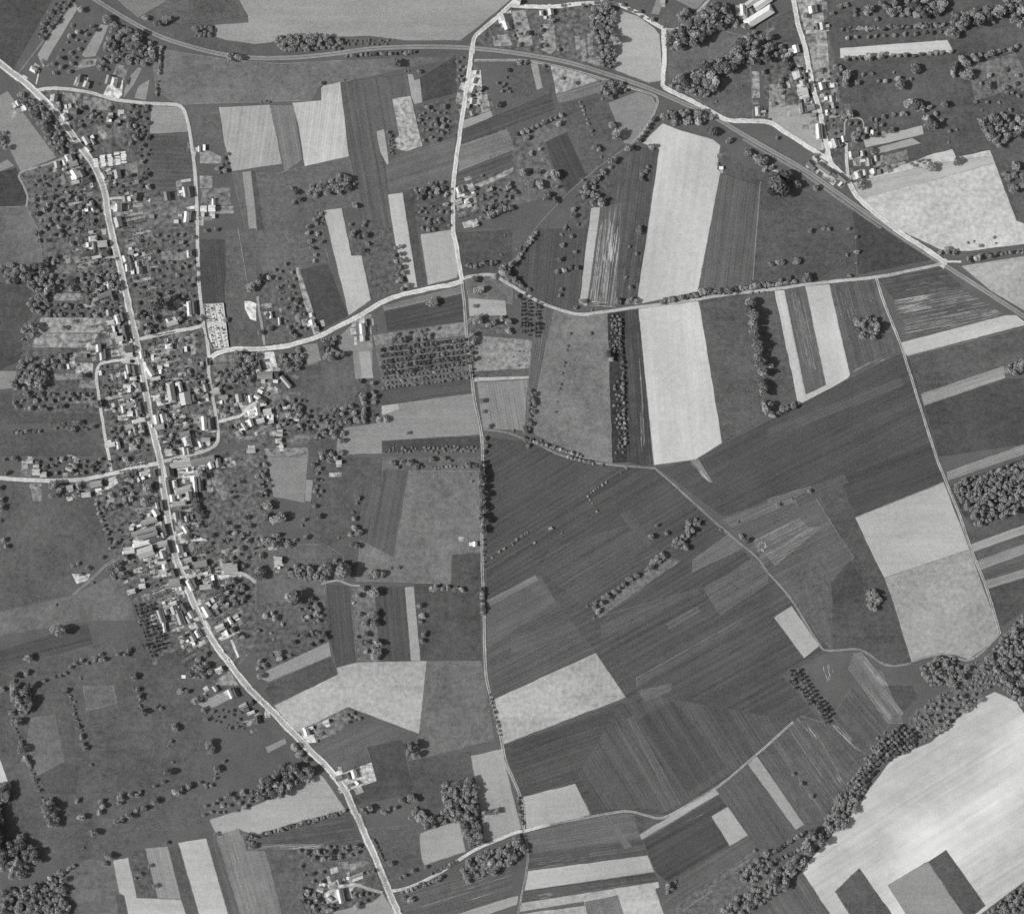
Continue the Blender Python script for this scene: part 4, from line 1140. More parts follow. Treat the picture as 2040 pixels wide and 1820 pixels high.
# ------------------------------------------------------------------ trees: leafy crowns of small faces on tapered trunks
def crown_template(nl, shape, seed):
    r = np.random.default_rng(seed)
    lob = r.normal(size=(7, 3))
    lob /= np.linalg.norm(lob, axis=1)[:, None]
    d = r.normal(size=(nl, 3))
    d /= np.linalg.norm(d, axis=1)[:, None]
    d[:, 2] = np.where(d[:, 2] < -0.35, -d[:, 2], d[:, 2])
    bump = np.max(np.clip(d @ lob.T, 0, 1) ** 6, axis=1)
    rad = (0.60 + 0.46 * bump) * (0.5 + 0.5 * r.random(nl) ** 0.5)
    c = d * rad[:, None]
    nrm = d + r.normal(size=(nl, 3)) * 0.8
    nrm /= np.linalg.norm(nrm, axis=1)[:, None]
    t = np.cross(nrm, r.normal(size=(nl, 3)))
    t /= np.linalg.norm(t, axis=1)[:, None]
    b = np.cross(nrm, t)
    sz = r.uniform(0.15, 0.30, nl)[:, None]
    P = np.stack([c + t * sz, c - t * sz * 0.55 + b * sz * 0.9, c - t * sz * 0.55 - b * sz * 0.9], 1)
    if shape == 'round':
        P[..., 2] = P[..., 2] * 0.8 + 1.02
    elif shape == 'tall':
        P[..., 2] = P[..., 2] * 1.1 + 1.5
    elif shape == 'spire':
        z = P[..., 2]
        f = 1.0 - 0.42 * (z + 0.4)
        P[..., 0] *= f
        P[..., 1] *= f
        P[..., 2] = z * 1.35 + 1.55
    elif shape == 'bush':
        P[..., 2] = P[..., 2] * 0.7 + 0.55
    return P.reshape(-1, 3)

def trunk_template(top, rad, limbs):
    V, Fc = [], []
    def stick(a, b, ra, rb, k=5):
        a, b = Vector(a), Vector(b)
        d = (b - a).normalized()
        u = d.cross(Vector((0.3, 1, 0.2))).normalized()
        v = d.cross(u)
        s = len(V)
        for p, r_ in ((a, ra), (b, rb)):
            for i in range(k):
                q = 2 * math.pi * i / k
                V.append(tuple(p + u * (r_ * math.cos(q)) + v * (r_ * math.sin(q))))
        for i in range(k):
            Fc.append((s + i, s + (i + 1) % k, s + k + (i + 1) % k, s + k + i))
    stick((0, 0, -0.15), (0, 0, top * 0.55), rad, rad * 0.7)
    stick((0, 0, top * 0.55), (0.05, 0.03, top), rad * 0.7, rad * 0.25)
    for i in range(limbs):
        a = 2.4 * i
        stick((0, 0, top * (0.45 + 0.08 * i)), (0.5 * math.cos(a), 0.5 * math.sin(a), top * (0.75 + 0.06 * i)), rad * 0.45, rad * 0.15, 4)
    return V, Fc

SHAPES = {'round': (230, 1.1, 0.09, 4), 'tall': (270, 1.7, 0.08, 4), 'spire': (200, 2.6, 0.07, 3), 'bush': (130, 0.5, 0.07, 3)}
CROWN_NP, CROWN_ME, TRUNK_ME, WHOLE_ME = {}, {}, {}, {}
for sh, (nl, top, rad, limbs) in SHAPES.items():
    tv, tf = trunk_template(top, rad, limbs)
    tm = bpy.data.meshes.new("trunk")
    tm.from_pydata(tv, [], tf)
    tm.materials.append(M_BARK)
    TRUNK_ME[sh] = tm
    CROWN_NP[sh], CROWN_ME[sh], WHOLE_ME[sh] = [], [], []
    for k in range(7):
        P = crown_template(nl, sh, 100 * k + nl)
        CROWN_NP[sh].append(P)
        cm = bpy.data.meshes.new("crown")
        cm.from_pydata(P.tolist(), [], [(3 * i, 3 * i + 1, 3 * i + 2) for i in range(nl)])
        cm.materials.append(M_LEAF)
        CROWN_ME[sh].append(cm)
        wm = bpy.data.meshes.new("tree")
        o3 = 3 * nl
        wm.from_pydata(P.tolist() + tv, [], [(3 * i, 3 * i + 1, 3 * i + 2) for i in range(nl)] + [tuple(o3 + q for q in f) for f in tf])
        wm.materials.append(M_LEAF)
        wm.materials.append(M_BARK)
        wm.polygons.foreach_set("material_index", [0] * nl + [1] * len(tf))
        WHOLE_ME[sh].append(wm)

LEAF = 168                         # usual grey of sunlit foliage on the film
TREES = []                        # dict per tree
def add(x, y, r, name, shape, place, mode, pale=False, tone=None, order=None):
    TREES.append(dict(x=x, y=y, r=r, name=name, shape=shape, place=place, mode=mode, pale=pale, tone=tone, order=order))

def TL(tile, place, s, name="field_tree", shape='round', tone=None):
    ent = []
    for p in s.split():
        a = p.split(',')
        pale = a[2].endswith('p')
        rr = float(a[2].rstrip('p')) * 0.25027
        r, c = tile
        ent.append((509.8 * (c - 1) + float(a[0]) * 0.25027, 455.03 * (r - 1) + float(a[1]) * 0.25027, rr, pale))
    for (x, y, rr, pale) in ent:
        add(x, y, rr, name, ('bush' if rr < 4.2 else shape), place, 'list', pale, tone)

def TR(tile, place, x0, y0, x1, y1, n, r, name="hedgerow_tree", shape='round', tone=None, jit=0.25, pale=False):
    rr, c = tile
    for i in range(n):
        t = (i + 0.5 + random.uniform(-jit, jit) * 0.8) / n
        x = x0 + (x1 - x0) * t + random.gauss(0, r * 0.15)
        y = y0 + (y1 - y0) * t + random.gauss(0, r * 0.15)
        add(509.8 * (c - 1) + x * 0.25027, 455.03 * (rr - 1) + y * 0.25027, r * 0.25027 * random.uniform(.8, 1.2), name, shape, place, 'row', pale, tone)

def TF(tile, place, poly, sp, r, name="woodland_tree", shape='round', tone=None, var=0.42):
    if name in ("garden_tree", "orchard_tree"):
        sp, r = sp * 0.92, r * 0.7
    else:
        sp, r = sp * 0.82, r * 0.86
    P = [p[:2] for p in pts_of(poly, tile)]
    sp *= 0.25027
    r *= 0.25027
    x0, x1 = min(p[0] for p in P), max(p[0] for p in P)
    y0, y1 = min(p[1] for p in P), max(p[1] for p in P)
    yy, k = y0 + sp * 0.4, 0
    while yy < y1:
        xx = x0 + sp * (0.3 if k % 2 else 0.8)
        while xx < x1:
            px, py = xx + random.gauss(0, sp * 0.2), yy + random.gauss(0, sp * 0.2)
            if inside(px, py, P):
                add(px, py, r * random.uniform(1 - var, 1 + var), name, shape, place, 'fill', False, tone)
            xx += sp
        yy += sp * 0.88
        k += 1

def TG(tile, place, poly, ang, sx, sy, r, name, shape='round', tone=None):   # planted grid
    P = [p[:2] for p in pts_of(poly, tile)]
    cx, cy = sum(p[0] for p in P) / len(P), sum(p[1] for p in P) / len(P)
    ca, sa = math.cos(math.radians(ang)), math.sin(math.radians(ang))
    sx *= 0.25027; sy *= 0.25027; r *= 0.25027
    grid = []
    for i in range(-60, 61):
        for j in range(-60, 61):
            u, v = i * sx, j * sy
            x, y = cx + u * ca - v * sa + random.gauss(0, 0.35), cy + u * sa + v * ca + random.gauss(0, 0.35)
            if inside(x, y, P) and random.random() > 0.03:
                grid.append((j, i, x, y))
    js = sorted({q[0] for q in grid})
    for k, j in enumerate(js):
        for m, q in enumerate(sorted(q for q in grid if q[0] == j)):
            add(q[2], q[3], r * random.uniform(.8, 1.15), name, shape, place, 'fill', False, tone, (m + 1, k + 1))

# ---- row 1
T = (1, 1)
TF(T, "in the hedge belt of the north-western field path", "420,30 560,0 580,20 330,340 280,300", 42, 20, "hedgerow_tree")
TF(T, "in the orchard between the two north-western strips", "540,200 760,200 720,260 600,520 560,640 400,640 400,500", 74, 26, "orchard_tree")
TF(T, "in the grove north of the walled garden", "830,330 930,210 1150,280 1240,380 1180,560 1110,520 1000,520 900,500 830,590 740,600 800,430", 62, 31)
TF(T, "in the narrow wood along the upper main road", "80,700 300,790 440,960 620,1190 450,1250 200,850", 54, 31)
TF(T, "in the gardens east of the upper main road", "600,850 900,860 1000,900 980,1050 720,1000 600,1050", 74, 27, "garden_tree")
TF(T, "in the tree strip by the back lane's grey field", "1000,830 1200,840 1190,1520 1100,1530 1100,1150 1010,1150", 60, 29, "garden_tree")
TF(T, "in the dense garden below the cold frames", "820,1400 1100,1380 1190,1500 870,1580", 68, 29, "garden_tree")
TF(T, "in the western orchard below the road bend", "240,1590 420,1560 720,1560 800,1600 820,1700 720,1818 300,1818", 68, 31, "orchard_tree")
TF(T, "in the hedge of the western garden strip", "200,1440 400,1400 450,1440 260,1510", 58, 25, "garden_tree")
TF(T, "in the scrub north of the railway", "1460,220 1700,205 1700,290 1550,290", 45, 26, "hedgerow_tree")
TF(T, "in the clump at the western frame edge", "0,1050 40,1060 60,1200 0,1200", 48, 27)
TF(T, "in the back lane garden beside the striped field", "1690,1310 1800,1140 1840,1350 1760,1400", 58, 26, "garden_tree")
TL(T, "beside the north-western railway curve", "1830,465,42 1900,465,36 1210,410,38 1160,150,32 1260,190,40 1330,165,42 860,160,42 650,85,32 900,200,28 760,245,24 1080,1100,30 910,340,24")
TR(T, "of the tall hedge at the railway pasture", 1282, 370, 1268, 600, 10, 17, tone=171)
TR(T, "of the low hedge above the back lane", 1248, 640, 1245, 775, 6, 14)
TF(T, "in the western garden behind the upper houses", "280,1540 700,1500 640,1560 300,1590", 70, 22, "garden_tree")
T = (1, 2)
TF(T, "in the long copse north of the railway", "130,300 320,285 690,300 700,370 640,420 220,420", 42, 26)
TF(T, "in the scrub bank under the big grey field", "700,310 1100,315 1180,350 700,380", 44, 14, "hedgerow_tree", 'bush')
TR(T, "of the scrub row south of the railway", 700, 450, 1280, 420, 15, 20)
TL(T, "standing alone in the railway pasture", "1130,510,40")
TL(T, "at the railway pasture's southern fence", "520,665,22 70,812,18 100,812,16 40,812,14 700,640,10 1300,575,22 1190,570,10p 1215,565,10p")
TF(T, "in the clump amid the northern pasture", "400,1480 540,1480 680,1390 800,1420 810,1490 680,1530 430,1560", 48, 29)
TL(T, "at the western tail of the northern pasture clump", "320,1535,29 350,1590,25 300,1615,23 290,1500,18")
TF(T, "in the orchard west of the northern road", "1270,870 1500,830 1560,1020 1480,1110 1330,1150", 60, 27, "orchard_tree")
TF(T, "in the upper half of the roadside orchard", "1250,1500 1400,1440 1560,1450 1560,1560 1250,1590", 50, 29, "orchard_tree", tone=174)
TF(T, "in the lower half of the roadside orchard", "1290,1640 1560,1620 1560,1818 1290,1818", 62, 25, "orchard_tree")
TF(T, "in the hedge strip of the long garden plot", "1030,1050 1070,1050 1110,1300 1060,1220", 34, 18, "hedgerow_tree")
TF(T, "in the strip beside the dark roadside field", "1595,450 1650,450 1640,660 1600,650", 44, 23, "orchard_tree")
TF(T, "in the orchard west of the pale strip field", "460,1700 540,1690 560,1818 440,1818", 48, 23, "orchard_tree")
TL(T, "beside the pale strip fields of the north", "790,1640,28 750,1790,18 865,1770,22 860,1800,18 415,1805,22")
TF(T, "in the gardens east of the northern road", "1780,1560 2040,1450 2040,1600 1900,1700 1790,1720", 54, 27, "garden_tree")
TR(T, "of the dark hedge below the roadside gardens", 1780, 1740, 2040, 1650, 8, 28)
TF(T, "in the garden by the triangular plot", "1910,650 1990,600 2030,760 1950,760", 48, 23, "garden_tree")
TL(T, "around the triangular roadside plot", "1780,710,28 1700,760,26 1930,840,30 2000,560,24 1840,1500,20 2010,1495,28 1820,1675,14p 1800,1400,16 1860,1250,8")
T = (1, 3)
TF(T, "in the broad tree belt beside the white northern field", "620,60 790,20 830,130 800,240 840,380 830,540 700,530 680,400 640,250", 52, 35)
TF(T, "in the wood beside the curved north path", "1230,250 1300,230 1450,120 1600,20 1700,60 1860,230 1640,220 1480,340 1300,410 1240,400", 50, 37, shape='tall')
TF(T, "in the wood belt crossing the northern pastures", "1260,640 1500,540 1700,450 1860,280 2040,250 2040,480 1900,510 1640,620 1590,720 1500,790 1380,750 1270,700", 54, 37, shape='tall')
TF(T, "in the railway wood above the big white field", "1130,920 1300,880 1560,890 1590,940 1480,1010 1340,1000 1230,960", 54, 32)
TR(T, "of the poplar line on the stream lane", 990, 1140, 1140, 920, 7, 23, "poplar_tree", 'spire')
TF(T, "in the stream thicket of the northern fields", "560,1430 650,1430 750,1310 950,1160 1000,1150 850,1250 660,1520 760,1620 640,1650 540,1560", 46, 27)
TR(T, "of the northern orchard's top row", 20, 1080, 410, 910, 10, 23, "orchard_tree")
TR(T, "of the willow line in the dark northern pasture", 535, 800, 610, 1000, 6, 15, "willow_tree", 'bush', pale=True)
TL(T, "in the dark northern pasture", "628,1045,17p 640,1075,12 655,1175,28 690,1195,26 712,1250,15p 700,740,16p 718,790,12 800,1000,34 830,1080,52")
TL(T, "in the orchard below the dark northern field", "150,1470,42 220,1475,40 270,1565,44 340,1590,30 340,1390,52 225,1370,22 150,1225,22 220,1190,19p 115,1100,30 20,1530,28 360,1490,22 370,985,30 280,1400,26 90,1370,40", "orchard_tree")
TF(T, "in the clump inside the curved path", "1310,100 1400,80 1420,150 1330,180", 44, 31)
TF(T, "on the bank of the curved lane", "850,30 1050,110 1150,180 1120,190 960,100 860,50", 42, 20, "hedgerow_tree")
TF(T, "in the northern gardens by the frame top", "350,30 620,30 700,20 700,60 380,90", 60, 22, "garden_tree")
TL(T, "south of the railway near the field hut", "1590,1060,48 1720,1130,32 1880,1220,42 1960,1280,56 2005,1290,44 1640,1310,16 1660,1330,14 2010,1350,30")
TL(T, "between the dark rows beside the big white field", "1035,1430,28 1030,1395,24 1060,1370,22 1110,1170,32 1080,1330,18 1140,1165,22")
TL(T, "on the northern field's stream side", "490,1670,26 490,1720,28 525,1790,16 705,1625,32 730,1625,24 430,1800,14")
TF(T, "in the north-western lane gardens", "0,160 60,180 60,370 0,330", 44, 23, "garden_tree")
TF(T, "in the narrow garden under the lane", "200,180 250,150 260,350 210,390", 48, 22, "garden_tree")
TL(T, "in the lane gardens above the railway", "130,270,26 320,170,26 60,500,28 110,500,24 250,530,18 500,665,22 400,625,18 145,740,10p 260,370,18 215,380,20 370,400,20 680,210,26 640,200,20")
TF(T, "below the sunken lane's south bank", "700,640 800,650 940,700 860,750 760,790 720,740", 50, 30)
TL(T, "in the upper eastern pasture", "1625,810,14 1830,690,8 1790,690,8 1690,235,16 1960,500,24 2000,580,26 2030,470,26 1540,760,30 1500,740,26")
T = (1, 4)
TF(T, "in the tree mass along the northern frame edge", "860,20 960,20 1420,0 1420,130 950,130", 66, 38)
TL(T, "in the pasture beside the station street's top", "690,85,27 800,75,44 690,125,20 780,110,30 865,155,24 620,45,24 580,60,24 505,115,22 560,60,18")
TF(T, "in the wood at the north-eastern corner", "1420,150 1560,110 1700,100 1900,80 1900,130 1600,200 1500,230 1430,220", 58, 45, shape='tall')
TF(T, "in the corner wood beyond the farm track", "1850,0 2040,0 2040,250 1980,230 1900,100", 56, 42, shape='tall')
TL(T, "below the north-eastern wood", "1440,270,50 1495,280,46 1790,180,22 1380,40,50 1360,90,44")
TR(T, "of the upper orchard row in the north-east", 580, 242, 1400, 205, 26, 23, "orchard_tree")
TR(T, "of the sparse lower orchard row", 600, 310, 1420, 255, 11, 20, "orchard_tree")
TR(T, "of the row under the long white strip", 600, 472, 1480, 420, 15, 22)
TL(T, "on the white strip's southern edge", "800,455,42 890,452,36")
TF(T, "in the hedge climbing to the eastern frame edge", "1520,470 1980,350 1990,390 1650,490", 52, 31)
TL(T, "in the large eastern pasture", "1560,500,46 1590,600,54 1550,610,40 1470,540,42 1465,590,32 1170,550,50 1050,690,50 1030,630,30 930,650,26 875,650,18 1135,630,17 710,665,26 755,595,20 825,590,17 1000,580,14")
TL(T, "in the light square paddock of the east", "1760,605,24 1890,560,22 1750,690,38 1690,670,18 1885,700,30 1970,670,24 1980,605,26 2030,715,22 1910,630,14", "orchard_tree")
TL(T, "in the middle of the eastern pasture", "1110,830,46 1170,850,60 1215,870,44 1280,860,24 1400,835,38 1090,910,24 1330,910,24 915,935,22 860,955,20 820,955,18 1000,915,22 1065,910,27")
TL(T, "between the eastern pasture and white plot", "1280,1000,60 1260,960,42 1380,960,22 1440,1045,17p 1500,1035,15p 1440,1135,14")
TF(T, "in the eastern copse", "1680,950 1950,930 2040,930 2040,1020 1980,1090 1900,1140 1790,1180 1720,1050", 60, 37)
TL(T, "scattered above the eastern copse", "1740,815,18 1840,820,16 1900,740,22 1940,740,20 1990,770,20 1650,815,18 1925,880,20 1860,905,20 1700,880,14")
TL(T, "east of the largest white field", "1970,1330,44 1910,1420,36 1950,1400,36 1945,1500,50 2020,1480,40 1880,1390,26 2020,1400,30")
TL(T, "on the northern edge of the largest white field", "1285,1340,50 1505,1285,42 735,1475,46")
TL(T, "in the yards east of the station street", "690,1090,50 750,1095,32 720,1040,26 830,1205,30 620,620,50 610,660,42 640,910,36 605,930,32 540,540,32 570,550,27 425,568,26 300,130,27 650,985,20 700,985,20", "garden_tree")
TF(T, "in the hedge of the allotments", "1110,1290 1280,1260 1290,1310 1120,1340", 44, 22, "garden_tree")
TL(T, "above the small white plots", "860,1000,22 900,1000,22 980,1045,30 860,1075,24 820,1080,18")
TL(T, "making the dark clump south of the station", "80,1480,84 40,1420,54 125,1405,58 30,1530,52 130,1530,50", shape='tall', tone=127)
TL(T, "on the railway bank near the station", "230,1470,42 370,1500,30 20,1340,24 190,1440,26 380,1240,22 70,1100,18")
TF(T, "in the gardens west of the station street", "20,370 130,350 210,470 180,560 110,540 60,440", 54, 33, "garden_tree")
TL(T, "in the station street's western plots", "100,640,26 95,690,32 105,745,22 45,830,20 235,560,26 300,620,20", "garden_tree")
T = (2, 1)
TF(T, "in the dark western wood", "0,290 340,290 430,390 420,520 350,600 240,620 240,440 0,420", 52, 33)
TF(T, "above the western wood's garden", "330,260 480,210 490,270 350,300", 48, 30, "garden_tree")
TF(T, "in the western orchard's southern end", "330,0 650,0 640,60 500,70", 58, 27, "orchard_tree")
TL(T, "at the corner of the western meadow", "300,40,24 310,100,22 370,100,22 570,120,24 420,50,22 1400,180,20 1240,185,22")
TF(T, "in the garden belt west of the main street", "460,380 960,360 950,480 700,570 470,500", 58, 32, "garden_tree")
TF(T, "in the hedge belt above the long pale plots", "210,600 960,590 960,660 820,710 320,700", 50, 27, "garden_tree")
TF(T, "around the smoking western pit", "190,760 330,760 250,900 180,900", 54, 29)
TF(T, "in the western scrub above the inner lane", "140,1050 540,1000 520,1100 400,1150 380,1260 200,1310 110,1300 130,1150", 58, 31)
TF(T, "in the scattered western orchard", "90,1320 620,1290 790,1300 790,1440 520,1400 420,1470 100,1450", 66, 27, "orchard_tree")
TF(T, "in the hedge above the south-western meadow", "400,1560 640,1540 780,1590 600,1610 420,1620", 50, 25, "hedgerow_tree")
TR(T, "of the short hedge in the south-western meadow", 90, 1625, 330, 1615, 7, 19)
TF(T, "in the top orchard west of the back lane", "1000,50 1560,30 1560,160 1010,130", 74, 23, "orchard_tree")
TF(T, "in the second orchard west of the back lane", "1120,250 1560,260 1560,340 1130,360", 64, 23, "orchard_tree")
TF(T, "in the gardens above the cemetery lane", "1020,400 1580,360 1580,570 1050,620", 84, 27, "garden_tree")
TL(T, "towering over the cemetery lane gardens", "1275,610,74", "garden_tree", 'tall', 124)
TF(T, "in the grove at the cemetery lane corner", "1060,650 1230,700 1320,790 1130,850 1090,760", 58, 32, "garden_tree")
TF(T, "in the grove behind the long white house", "1330,560 1490,560 1490,730 1420,720", 58, 30, "garden_tree")
TL(T, "around the cemetery", "1590,715,32 1550,740,30 1500,745,22 1800,735,28 2000,470,44 1720,15,20 1640,20,20 590,740,20 510,790,26 660,1170,36 780,1400,40 840,1100,16")
TF(T, "in the gardens behind the inner lane", "820,1190 1000,1200 1090,1340 900,1360 800,1330", 64, 25, "garden_tree")
TF(T, "in the clipped trees above the square", "1190,1230 1340,1220 1340,1280 1190,1280", 42, 28, "garden_tree")
TF(T, "in the clipped trees below the square", "1210,1430 1330,1420 1330,1470 1220,1480", 42, 30, "garden_tree")
TR(T, "of the curved hedge below the square", 1330, 1525, 1510, 1535, 6, 22, "garden_tree")
TF(T, "in the gardens west of the back lane's foot", "1300,1140 1640,1110 1650,1240 1480,1230", 62, 23, "garden_tree")
TF(T, "in the gardens above the crossroads", "860,1570 1000,1570 1160,1620 1130,1700 900,1700", 58, 29, "garden_tree")
TF(T, "in the grove east of the main street", "1270,1650 1420,1620 1400,1800 1290,1760", 58, 30, "garden_tree")
TF(T, "in the orchard east of the back lane", "1690,1130 1850,1100 1850,1280 1700,1280", 58, 29, "orchard_tree")
TF(T, "in the tall grove above the curving farm lane", "1860,990 2040,1000 2030,1180 1900,1280 1860,1230", 52, 32, shape='tall')
TF(T, "in the small wood inside the farm lane", "1740,1380 1880,1360 1860,1500 1750,1500", 54, 27, "garden_tree")
TF(T, "in the gardens below the farm lane", "1770,1560 1960,1570 2040,1640 1900,1660", 58, 25, "garden_tree")
T = (2, 2)
TF(T, "in the orchard beside the narrow garden plot", "60,350 250,270 310,380 420,820 270,900 230,760 150,540", 70, 25, "orchard_tree")
TL(T, "in the orchard above the dark square field", "415,40,22 490,45,21p 520,110,20 450,160,24 430,105,23p 470,215,18 465,260,18", "orchard_tree")
TL(T, "in the orchard between the white strips", "770,50,38 870,55,34 820,70,22 890,125,22 860,180,22 890,180,12p 950,375,8p 1000,500,10", "orchard_tree")
TL(T, "of the dark row beside the white strip", "1150,150,24 1112,158,20 1155,203,22 1105,213,20 1165,256,28 1115,260,22 1155,308,28 1120,320,24 1175,353,26 1130,365,22 1160,408,28 1130,425,22 1200,458,26 1165,480,20", "plantation_tree")
TF(T, "at the foot of the roadside orchard", "1300,0 1560,0 1540,12 1320,30", 44, 23, "orchard_tree")
TF(T, "in the thicket at the northern crossroads", "1920,340 2000,270 2040,260 2040,420 1960,380", 44, 33)
TR(T, "of the loose row above the northern crossroads", 1660, 300, 1930, 270, 8, 21)
TL(T, "beside the northern crossroads", "1735,410,36 1785,490,40 1745,500,28 1900,390,24 1950,208,14p 1740,620,20 1420,590,48 1380,600,30p")
TL(T, "in the paddock below the white corner plot", "1760,730,50 1710,740,36 1900,750,32 1955,720,26 2010,740,36 2010,820,32 1850,770,30 1980,60,10")
TL(T, "above the planted grove", "1115,850,22 1210,830,22 1300,820,22 1340,810,18 1440,795,20 1380,860,28 1190,880,26 1100,890,32 1150,890,35 1330,870,34 1270,815,14")
TG(T, "in the large planted grove", "960,930 1100,915 1330,880 1680,850 1705,1110 990,1190", -7, 37, 47, 22, "plantation_tree", tone=140)
TG(T, "in the young rows below the planted grove", "1000,1185 1705,1110 1715,1185 1010,1285", -7, 32, 40, 15, "plantation_tree", tone=162)
TF(T, "in the grove below the cemetery road", "500,890 650,860 660,1000 640,1060 540,1060", 56, 32)
TF(T, "in the grove behind the farm yard", "170,1000 360,950 400,1080 360,1120 220,1140", 56, 31)
TL(T, "in the strip orchard beside the grey field", "700,1000,30 825,1220,26 930,1230,24 930,1300,20 850,1335,36 945,1340,26 855,1385,26 945,1385,22 860,1440,26 860,1490,32 945,1490,18 810,1530,36 860,1535,28 985,1520,38 1030,1515,35", "orchard_tree")
TR(T, "of the upper row below the central pasture", 570, 1455, 770, 1408, 6, 23)
TL(T, "of the mixed row below the central pasture", "500,1500,27 545,1500,23p 600,1495,22 645,1490,22 690,1475,25p 785,1470,25p", "orchard_tree")
TR(T, "of the lower row beside the grey field", 550, 1552, 765, 1540, 6, 23)
TF(T, "in the dense gardens east of the farm", "150,1360 400,1350 420,1450 500,1520 480,1600 300,1620 260,1560 180,1450", 56, 29, "garden_tree")
TF(T, "in the copse at the grey field's corner", "450,1590 650,1580 650,1660 480,1670", 48, 27)
TF(T, "in the garden hedge east of the back lane", "40,1560 260,1510 280,1560 60,1610", 48, 25, "garden_tree")
TL(T, "on the western edge of the grey field", "690,1635,26 685,1690,26 675,1785,30 1210,1630,18")
TF(T, "in the orchard strip under the dark band", "1010,1745 1760,1730 1770,1790 1010,1800", 37, 18, "orchard_tree", 'bush', tone=184)
TF(T, "in the thicket below the western grey field", "440,1780 640,1780 640,1818 440,1818", 48, 27)
TL(T, "along the long lane's upper half", "1800,1375,26 1810,1455,20 1850,1575,25p 1815,1670,25p 1830,1730,24 1812,1780,22p 1690,950,20")
TL(T, "beside the farm east of the cemetery", "100,690,24 110,800,30 30,830,28 40,400,40 20,440,30 330,570,26 280,830,26 320,850,22", "garden_tree")
TF(T, "shading the long lane by the planted grove", "1700,830 1760,850 1740,1050 1720,1180 1700,1180", 42, 22, "plantation_tree", 'tall')
T = (2, 3)
TL(T, "in the dark field under the stream hedge", "395,48,16p 420,5,20 475,65,22 400,135,24 380,245,26 500,190,20p 360,350,26 415,335,24 470,310,24 515,318,24 390,490,20 378,535,18p 50,170,30 455,10,12p")
TR(T, "of the stream hedge", 200, 30, 10, 290, 11, 20)
TR(T, "of the hedge at the eastern road's bend", 0, 395, 90, 470, 6, 26)
TL(T, "at the eastern road's bend", "130,490,21p 110,525,16p 150,550,14p 205,580,16p 40,540,24 1015,15,36 935,145,16 990,200,18 940,470,22 905,390,16 845,580,34 935,580,40 975,585,30 560,580,28p 505,630,20p 635,650,12")
TR(T, "of the western road hedge under the white field", 1190, 583, 1470, 535, 15, 25)
TR(T, "of the tall road hedge under the grey field", 1490, 515, 1770, 490, 12, 31, shape='tall')
TR(T, "of the eastern road hedge", 1800, 483, 2040, 450, 9, 27)
TL(T, "on the verge of the eastern road", "1920,465,15p 1910,515,15p 1960,510,13p 2005,505,10p 1500,595,12")
TL(T, "of the tall winding treeline", "1890,590,52 1880,640,42 1910,690,50 1910,750,48 1915,820,46 1930,880,43 1945,940,46 1950,1010,43 1960,1080,50 1985,1150,43 1985,1240,43 1990,1300,41 2000,1390,32 2010,1440,37", "poplar_tree", 'tall')
TR(T, "of the western conifer row", 80, 550, 82, 840, 9, 17, "plantation_tree", 'spire', tone=127)
TR(T, "of the middle conifer row", 130, 560, 130, 860, 10, 15, "plantation_tree", 'spire', tone=127)
TR(T, "of the eastern conifer row", 200, 590, 190, 870, 10, 20, "plantation_tree", 'spire', tone=127)
TL(T, "dotting the light meadow", "625,838,23p 460,840,16 440,935,16 435,970,12 415,1070,14 410,1100,10 395,1155,14 385,1240,14 378,1275,12 345,1460,14 355,1380,10 10,1610,16", shape='bush')
TL(T, "on the orchard strip's western side", "755,1000,40 790,1040,26p 860,840,18p 930,1515,12p")
TR(T, "of the dark orchard strip", 860, 700, 905, 1730, 26, 17, "orchard_tree")
TF(T, "in the dark top of the orchard strip", "780,680 850,680 870,1000 780,980", 36, 18, "orchard_tree", tone=118)
TF(T, "in the lower orchard strip", "800,1200 880,1200 920,1810 815,1810", 46, 18, "orchard_tree", tone=122)
TF(T, "in the thick hedge left of the light meadow", "130,1290 190,1290 170,1550 110,1640 70,1640 120,1500", 34, 21, "hedgerow_tree")
TR(T, "of the hedge along the diagonal lane", 90, 1670, 560, 1818, 20, 17, tone=189)
TL(T, "at the diagonal lane's start", "130,1730,22p 95,1670,18p 290,1730,14p 230,1690,16")
TF(T, "in the light orchard beside the long lane", "0,960 160,960 150,1100 0,1110", 62, 15, "orchard_tree", 'bush')
T = (2, 4)
TF(T, "of the round copse in the ploughed strip", "680,720 800,690 870,740 870,850 800,885 700,870", 44, 33, "woodland_tree", 'tall', 162)
TL(T, "in the pasture above the eastern road", "225,268,36 75,270,24 110,270,26 20,285,24 335,25,24 440,5,22 480,8,20p 705,188,26 700,75,18p 628,212,17p 578,260,10p 705,278,13p 825,575,9p 640,5,18p")
TR(T, "of the pale hedge on the eastern road", 30, 452, 235, 425, 9, 20, tone=194)
TL(T, "on the eastern road's northern verge", "305,400,46 170,398,24 645,378,20 100,410,20")
TR(T, "of the poplar avenue at the eastern edge", 1580, 245, 2035, 178, 11, 28, "poplar_tree", 'spire')
TF(T, "in the thicket at the eastern level crossing", "1340,150 1440,170 1420,210 1350,200", 40, 27)
TL(T, "near the eastern level crossing", "1480,190,28 1600,260,28 1800,72,16 1815,118,12 1690,140,18 1590,115,14 1640,105,12")
TF(T, "in the copse on the eastern frame edge", "1890,1090 2000,1020 2040,1040 2040,1110 1960,1170 1900,1160", 42, 29)
TL(T, "at the southern end of the winding treeline", "20,1090,30 10,1400,40 110,1440,36 150,1430,32 195,1410,35 30,1490,30 85,1460,24", "poplar_tree")
